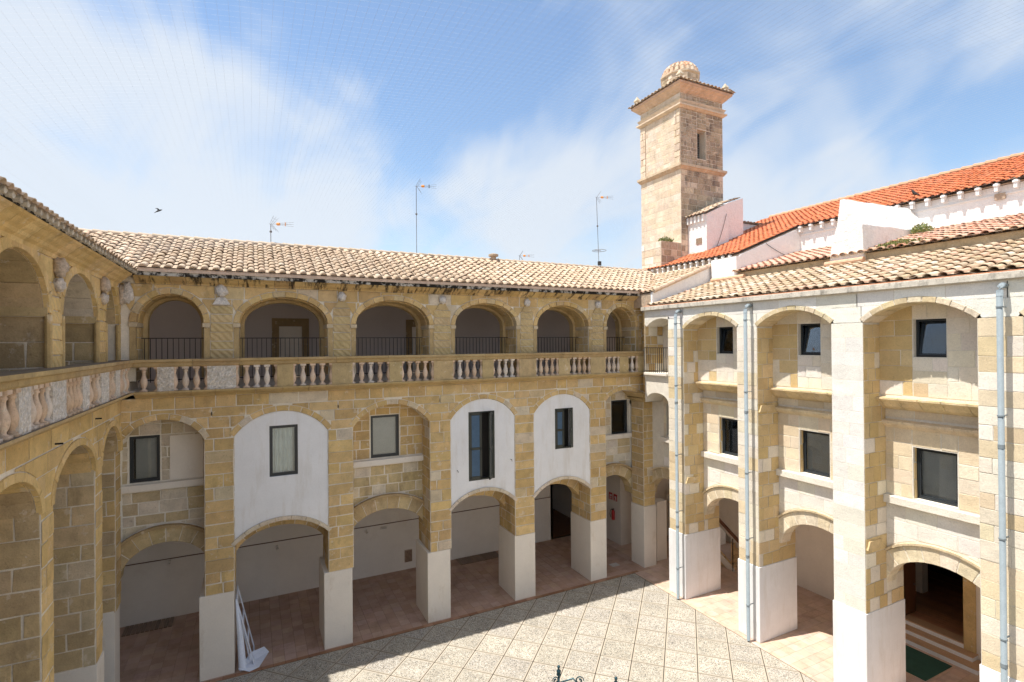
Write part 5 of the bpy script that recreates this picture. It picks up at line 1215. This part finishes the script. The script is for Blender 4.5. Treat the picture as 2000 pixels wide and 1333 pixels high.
# ================================================================== BIRDS
def bird(c, s, fly, label):
    c = Vector(c); mb = MB()
    if fly:
        mb.tube([c+Vector((-.5, 0, -.35))*s, c+Vector((-.25, 0, -.15))*s, c, c+Vector((.25, 0, .12))*s, c+Vector((.36, 0, .15))*s], [.02*s, .07*s, .11*s, .08*s, .02*s], 8)
        for sg in (1, -1):
            w = [c+Vector((.1, 0, .1))*s, c+Vector((-.05, sg*.3, .22))*s, c+Vector((-.3, sg*.65, .12))*s, c+Vector((-.12, sg*.28, .08))*s, c+Vector((-.12, 0, -.02))*s]
            up = Vector((0, 0, .02*s)); mb.add(w+[p+up for p in w], [(0, 1, 2, 3, 4), (9, 8, 7, 6, 5)]+[(i, (i+1) % 5, 5+(i+1) % 5, 5+i) for i in range(5)])
    else:
        mb.tube([c+Vector((0, -.38, -.02))*s, c+Vector((0, -.18, .08))*s, c+Vector((0, 0, .18))*s, c+Vector((0, .12, .36))*s, c+Vector((0, .16, .48))*s, c+Vector((0, .22, .52))*s, c+Vector((0, .32, .50))*s], [.03*s, .09*s, .15*s, .12*s, .08*s, .075*s, .01*s], 8)
        for sg in (1, -1): mb.tube([c+Vector((sg*.04, 0, .08))*s, c+Vector((sg*.04, .02, -.14))*s], .012*s, 5)
    tag(mb.build('bird', 'bird_black', smooth=True), label, 'bird')
bird((-2.15, 16, 13.49), .20, True, 'dark bird flying with swept wings in front of the pale cloud')
bird((22.95, 10.96, 15.60), .42, False, 'dark bird perched low on the orange church roof near the eave')

# ================================================================== THINGS IN THE ARCADES
mb = MB(); mb.box((-8.9, 22.765, 2.16), (13.5, 22.80, 2.185)); tag(mb.build('wall_conduit', 'wood_brown'), 'thin horizontal conduit running along the shaded arcade back wall', 'conduit')
for (x, z, lb) in ((-2.8, 2.05, 'small grey wall spotlight under the conduit in the leftmost arcade bay'), (.82, 1.95, 'small grey wall spotlight under the conduit in the second arcade bay'), (4.31, 1.98, 'small grey wall spotlight left of the emergency light')):
    r = empty('spotlight', (x, 22.8, z), lb, 'lamp'); mb = MB(); mb.box((x-.05, 22.72, z-.03), (x+.05, 22.8, z+.06)); mb.build('base', 'plinth_render', r); mb = MB(); mb.tube([(x, 22.72, z-.01), (x+.02, 22.62, z-.05)], [.035, .05], 8); mb.build('head', 'inner_plaster', r)
def emlight(c, ax, lb):
    r = empty('emergency_light', c, lb, 'lamp'); c = Vector(c); mb = MB(); a = Vector((.15, .03, .055)) if ax == 'x' else Vector((.03, .15, .055)); mb.box(c-a, c+a); bevel(mb.build('housing', 'plinth_render', r), .01)
    b = Vector((.11, .045, .03)) if ax == 'x' else Vector((.045, .11, .03)); mb = MB(); mb.box(c-b, c+b); mb.build('diffuser', 'blind_grey', r)
emlight((5.06, 22.78, 2.0), 'x', 'oblong emergency light on the shaded back wall of the third bay'); emlight((19.88, 14.6, 2.55), 'y', 'oblong emergency light above the stair handrail'); 
mb = MB(); mb.box((5.97, 22.76, .32), (6.29, 22.80, .86)); o = MB(); mb.build
vr = empty('vent_grille', (6.13, 22.8, .3), 'dark brown vent grille low on the back wall of the third bay', 'vent'); f_ = MB(); f_.box((5.97, 22.77, .32), (6.31, 22.80, .86)); f_.build('plate', 'tile_bed', vr)
for i in range(9): m_ = MB(); m_.box((5.99, 22.755, .35+i*.055), (6.29, 22.77, .375+i*.055)); m_.build('slat', 'wood_brown', vr)
def duck(x0, x1, y0, y1, lb):
    r = empty('duckboard', ((x0+x1)/2, (y0+y1)/2, 0), lb, 'grating'); x = x0
    while x < x1-.05: m_ = MB(); m_.box((x, y0, .002), (x+.11, y1, .03)); m_.c = [jit((.20,.13,.09), .2)]*len(m_.f); m_.build('plank', 'wood_floor', r); x += .135
duck(8.35, 10.3, 22.05, 22.75, 'grey wooden duckboard along the back wall of the fourth bay'); duck(-4.1, -2.7, 22.05, 22.75, 'dark wooden duckboard along the back wall of the leftmost bay')
mb = MB(); mb.box((14.3, 18.75, .001), (14.7, 19.05, .008)); tag(mb.build('drain_cover', 'blind_grey'), 'small dark drain cover on the floor near the corner pier', 'drain cover')
# fire point: extinguisher, two red signs, notice frames on the wall x=15.95
XW = 16.17
r = empty('fire_extinguisher', (XW-.1, 21.0, 1.10), 'red fire extinguisher hanging on the corner wall below two red signs', 'fire extinguisher')
mb = MB(); mb.lathe([(.02, 0), (.075, .01), (.08, .04), (.08, .40), (.06, .46), (.03, .49)], (XW-.11, 21.0, 1.15), 14); mb.build('cylinder', 'red_paint', r, smooth=True)
mb = MB(); mb.lathe([(.03, 0), (.03, .05), (.015, .07)], (XW-.11, 21.0, 1.64), 8); mb.box((XW-.22, 20.98, 1.67), (XW-.06, 21.02, 1.70)); mb.tube([(XW-.11, 21.0, 1.67), (XW-.20, 21.07, 1.65), (XW-.24, 21.10, 1.47), (XW-.20, 21.08, 1.27)], .014, 6); mb.build('valve_hose', 'black_plastic', r)
def sign(y, z, w, h, mt, lb, kind, lines):
    r = empty(kind, (XW, y, z), lb, 'sign'); mb = MB(); mb.box((XW-.012, y-w/2, z), (XW, y+w/2, z+h)); mb.build('plate', mt, r)
    m_ = MB()
    for (a, b, c, d) in lines: m_.box((XW-.016, y-w/2+a*w, z+c*h), (XW-.012, y-w/2+b*w, z+d*h))
    m_.build('pictogram', 'white_print', r)
PIC = [(.25, .45, .2, .62), (.3, .4, .62, .72), (.45, .62, .60, .66), (.62, .68, .35, .66), (.15, .85, .08, .13)]
PIC2 = [(.2, .5, .45, .75), (.55, .8, .45, .52), (.55, .8, .60, .67), (.2, .8, .25, .32), (.2, .8, .12, .18)]
sign(20.95, 2.08, .28, .34, 'red_paint', 'right red fire sign above the extinguisher', 'fire_sign', PIC); sign(21.33, 2.08, .28, .34, 'red_paint', 'left red fire sign next to the notice board', 'fire_sign', PIC2)
r = empty('notice_board', (XW, 22.1, 2.0), 'notice board of dark sheets on the corner wall, partly hidden by a pier', 'notice board')
mb = MB(); mb.box((XW-.02, 21.75, 1.80), (XW, 22.5, 2.60)); mb.build('backing', 'plinth_render', r)
for i in range(3):
    for j in range(5): mb = MB(); mb.box((XW-.024, 21.80+i*.24, 1.95+j*.13), (XW-.018, 21.98+i*.24, 2.05+j*.13)); mb.build('sheet', 'black_plastic', r)
r = empty('picture_frame', (16, 25, 1.7), 'dark framed picture high on the wall inside the dim passage', 'picture', 'pictures in the passage')
for (y0, y1, z0, z1) in ((24.2, 25.4, 2.3, 3.6),):
    mb = MB(); mb.box((16.12, y0, z0), (16.16, y1, z1)); mb.build('frame', 'black_plastic', r); mb = MB(); mb.box((16.10, y0+.08, z0+.08), (16.12, y1-.08, z1-.08)); mb.build('print', 'room_dark', r)
r = empty('picture_frame', (16, 23.2, 1.7), 'brown framed picture nearer the arcade on the wall inside the dim passage', 'picture', 'pictures in the passage')
mb = MB(); mb.box((16.12, 22.95, 2.2), (16.16, 23.9, 3.5)); mb.build('frame', 'wood_brown', r); mb = MB(); mb.box((16.10, 23.02, 2.28), (16.12, 23.83, 3.42)); mb.build('print', 'tile_bed', r)

# leaning white boards and sheet at the first pier
r = empty('leaning_board', (-.4, 18.3, 0), 'white framed display board leaning against the side of the first arcade pier', 'board')
def quadslab(mb, p, t): 
    p = [Vector(q) for q in p]; n = (p[1]-p[0]).cross(p[3]-p[0]).normalized()*t; mb.add(p+[q+n for q in p], [(0, 1, 2, 3), (7, 6, 5, 4), (0, 1, 5, 4), (1, 2, 6, 5), (2, 3, 7, 6), (3, 0, 4, 7)])
def board(mb, y0, y1, xb, xt, zt, t):
    # frame of four bars lying in the plane from (xb, y, 0) to (xt, y, zt)
    def P(y, s): return (xb+(xt-xb)*s, y, .01+(zt-.01)*s)
    for (a, b, c, d) in ((y0, y0+.08, 0, 1), (y1-.08, y1, 0, 1), (y0+.08, y1-.08, 0, .05), (y0+.08, y1-.08, .95, 1), (y0+.08, y1-.08, .33, .37), (y0+.08, y1-.08, .62, .66)): quadslab(mb, [P(a, c), P(b, c), P(b, d), P(a, d)], t)
mb = MB(); board(mb, 18.15, 19.25, -.02, -.50, 2.15, .03); mb.build('frame', 'panel_white', r)
mb = MB(); quadslab(mb, [(-.14, 18.35, .05), (-.14, 18.7, .05), (-.52, 18.7, 2.1), (-.52, 18.35, 2.1)], .02); mb.build('panel', 'panel_white', r)
mb = MB(); pts = [(-.45, 18.02, .10), (-.15, 17.88, .012), (.12, 18.0, .012), (.42, 18.75, .015), (.28, 18.9, .14), (-.1, 18.6, .22)]
mb.poly([pts[0], pts[1], pts[2]]); mb.poly([pts[0], pts[2], pts[3]]); mb.poly([pts[0], pts[3], pts[4], pts[5]])
o = mb.build('crumpled_sheet', 'panel_white'); m_ = o.modifiers.new('thick', 'SOLIDIFY'); m_.thickness = .006; tag(o, 'crumpled pale blue-white paper sheet on the floor at the foot of the leaning board', 'paper')
r = empty('paper_roll', (-.38, 18.1, 0), 'tall rolled white poster standing beside the leaning board at the first pier', 'poster roll'); mb = MB(); mb.tube([(-.33, 18.12, .02), (-.40, 18.1, 1.1), (-.50, 18.12, 2.2)], [.11, .09, .02], 10); mb.build('roll', 'panel_white', r, smooth=True); mb = MB(); mb.tube([(-.33, 18.12, .0), (-.33, 18.12, .03)], .07, 10); mb.build('core', 'plinth_render', r)

# stairs in the right arcade
r = empty('staircase', (19.4, 16, 0), 'golden stone staircase with brown handrail climbing along the right arcade wall', 'staircase')
for i in range(14):
    y = 16.05+i*.28; mb = MB(); mb.box((18.72, y, 0 if i < 4 else i*.17-.3), (19.88, y+.29, (i+1)*.17)); mb.c = [jit((.68,.50,.28))]*len(mb.f); mb.build('step', 'stone', r)
mb = MB(); f_ = Fr((18.69, 0, 0), (0, 1, 0), (-1, 0, 0)); prism(mb, f_, [(15.95, 0), (16.3, 0), (20.0, 2.1), (20.0, 2.36), (15.95, .10)], -.025, .04); mb.build('stringer', 'plinth_render', r)
mb = MB(); quadslab(mb, [(18.66, 15.7, 1.30), (18.66, 20.0, 3.84), (18.66, 20.0, 4.0), (18.66, 15.7, 1.46)], .06); mb.build('handrail', 'wood_brown', r)
mb = MB(); quadslab(mb, [(18.66, 16.1, .35), (18.66, 16.7, .70), (18.66, 16.7, 1.75), (18.66, 16.1, 1.40)], .012); mb.build('glass_panel', 'glass', r)
mb = MB(); mb.box((18.64, 15.98, 0), (18.67, 16.01, 1.4)); mb.build('newel', 'iron_black', r)

# door, steps and mat bottom right
r = empty('entrance_steps', (19.5, 9, 0), 'three pale steps leading up to the open doorway at lower right', 'steps')
for i, (x, ya, yb, z) in enumerate(((19.25, 7.70, 10.6, .17), (19.56, 7.95, 10.5, .335), (19.86, 8.25, 10.3, .50))):
    mb = MB(); mb.box((x, ya, 0), (20.3, yb, z-.035)); mb.build('riser', 'plaster_white', r); mb = MB(); mb.box((x-.02, ya-.02, z-.035), (20.3 if i == 2 else 19.89, yb, z)); bevel(mb.build('tread', 'step_stone', r), .008)
r = empty('doorway', (19.9, 9.2, .5), 'open wooden door with golden stone jamb and dark parquet room behind', 'door')
mb = MB(); mb.box((19.84, 7.98, .34), (20.1, 8.28, 3.1)); mb.c = [(.60,.43,.20)]*len(mb.f); mb.build('jamb', 'stone', r)
mb = MB(); mb.box((19.84, 10.12, .34), (20.1, 10.4, 3.1)); mb.c = [(.60,.43,.20)]*len(mb.f); mb.build('jamb', 'stone', r)
mb = MB(); mb.box((19.95, 10.02, .5), (20.75, 10.08, 3.0)); d_ = mb.build('door_leaf', 'wood_brown', r); mb = MB(); mb.tube([(20.6, 10.02, 1.5), (20.6, 9.95, 1.5), (20.5, 9.95, 1.5)], .012, 6); mb.build('handle', 'aluminium', d_)
x = 20.0
while x < 25: mb = MB(); mb.box((x, 5, .44), (x+.155, 12, .495)); mb.c = [jit((.42,.20,.10), .2)]*len(mb.f); mb.build('floor_board', 'wood_floor', r); x += .16
mb = MB(); mb.box((25, 4, .4), (25.1, 13, 3.6)); mb.box((20.2, 4, .4), (25, 4.1, 3.6)); mb.box((20.2, 12.9, .4), (25, 13, 3.6)); mb.box((20.2, 4, 3.5), (25.1, 13, 3.6)); mb.build('room', 'room_dark', r)
mb = MB(); mb.box((22.4, 10.6, .5), (22.8, 11.2, 3.5)); mb.build('inner_pier', 'plinth_render', r)
mb = MB(); mb.box((17.58, 8.26, .001), (19.10, 10.3, .018)); bevel(tag(mb.build('door_mat', 'mat_green'), 'dark green door mat lying in front of the entrance steps', 'mat'), .006)
for (c, lb) in (((19.88, 11.6, 2.75), 'small round wall lamp on the sunlit arcade wall behind the middle right bay'), ((19.88, 15.6, 2.6), 'small round wall lamp above the staircase wall')):
    r = empty('spotlight', c, lb, 'lamp'); c = Vector(c); mb = MB(); mb.box(c-Vector((.04, .05, .05)), c+Vector((.02, .05, .05))); mb.build('base', 'plinth_render', r); mb = MB(); mb.tube([c-Vector((.04, 0, 0)), c-Vector((.14, 0, .04))], [.03, .05], 8); mb.build('head', 'inner_plaster', r)
mb = MB(); mb.box((19.865, 10.2, 2.95), (19.895, 15.4, 2.975)); mb.box((19.865, 10.2, 3.03), (19.895, 15.4, 3.045)); tag(mb.build('wall_conduit', 'tile_bed'), 'thin double conduit along the top of the right arcade back wall', 'conduit')

# ================================================================== WROUGHT IRON WELL FRAME
r = empty('well_overthrow', (6.75, 9.5, 0), 'dark green wrought iron well frame with ball finials poking up at the bottom edge', 'ironwork')
def post(x, y, zt):
    mb = MB(); mb.tube([(x, y, 0), (x, y, zt-.2)], .024, 10); mb.build('post', 'iron_green', r, smooth=True)
    mb = MB(); mb.lathe([(.024, -.24), (.05, -.22), (.055, -.20), (.03, -.18), (.05, -.155), (.052, -.12), (.02, -.08), (.018, -.07), (.034, -.045), (.036, -.025), (.028, -.006), (.005, 0)], (x, y, zt), 14); mb.build('finial', 'iron_green', r, smooth=True)
post(6.24, 10.23, 2.60); post(7.15, 9.30, 2.60); post(6.0, 8.6, 2.55); post(6.9, 10.5-.9*2.2, 2.5)
def scroll(c, R, d, tw=.03):
    c = Vector(c); d = Vector(d).normalized(); mb = MB(); pts = []
    for i in range(26):
        a = i/25*2.6*PI; q = R*(1-i/25*.75); pts.append(c+d*(q*math.cos(a))+Vector((0, 0, q*math.sin(a))))
    mb.tube(pts, [tw*(.5+.5*i/25) for i in range(26)], 8); mb.build('scroll', 'iron_green', r, smooth=True)
scroll((6.12, 10.18, 2.32), .09, (-1, 0, 0), .02); scroll((6.52, 9.80, 2.42), .10, (1, -.6, 0), .022); scroll((7.0, 9.28, 2.32), .09, (-1, 0, 0), .02)
mb = MB(); mb.tube([(6.24, 10.23, 2.2), (6.45, 9.95, 2.40), (6.52, 9.85, 2.3), (6.7, 9.6, 2.0), (7.15, 9.30, 2.2)], .018, 8); mb.build('brace', 'iron_green', r, smooth=True)
mb = MB(); mb.lathe([(.75, 0), (.75, .75), (.82, .78), (.82, .88), (.6, .88), (.6, .1)], (6.6, 9.45, 0), 20, (.55,.44,.28)); tag(mb.build('wellhead', 'stone'), 'round stone wellhead below the iron frame, outside the bottom edge', 'well')

# ================================================================== BIRD NET over the courtyard
def net():
    mb = MB(); x0, x1, y0, y1 = -3.0, 17.6, -1.0, 20.9; t = .00055
    def H(x, y):
        u = (x-x0)/(x1-x0); v = max(0, (y-y0)/(y1-y0)); b = 12.42*(1-u)+12.75*u
        return b+(1.25+.25*v)*max(0, math.sin(PI*u))**.45
    def thread(f, n, t):
        vs = []; fs = []
        for i in range(n+1):
            p = Vector(f(i/n)); vs += [p+Vector((t, t, 0)), p+Vector((-t, t, t)), p+Vector((0, -t, -t))]
        for i in range(n):
            for k in range(3): fs.append((i*3+k, i*3+(k+1) % 3, i*3+3+(k+1) % 3, i*3+3+k))
        mb.add(vs, fs)
    x = x0
    while x <= x1: thread(lambda s, x=x: (x, y0+(y1-y0)*s, H(x, y0+(y1-y0)*s)), 12, t); x += .10
    y = y0
    while y <= y1: thread(lambda s, y=y: (x0+(x1-x0)*s, y, H(x0+(x1-x0)*s, y)), 70, t); y += .10
    o = mb.build('bird_net', 'net_thread'); tag(o, 'fine pale bird netting stretched over the whole courtyard against the sky', 'net')
net()
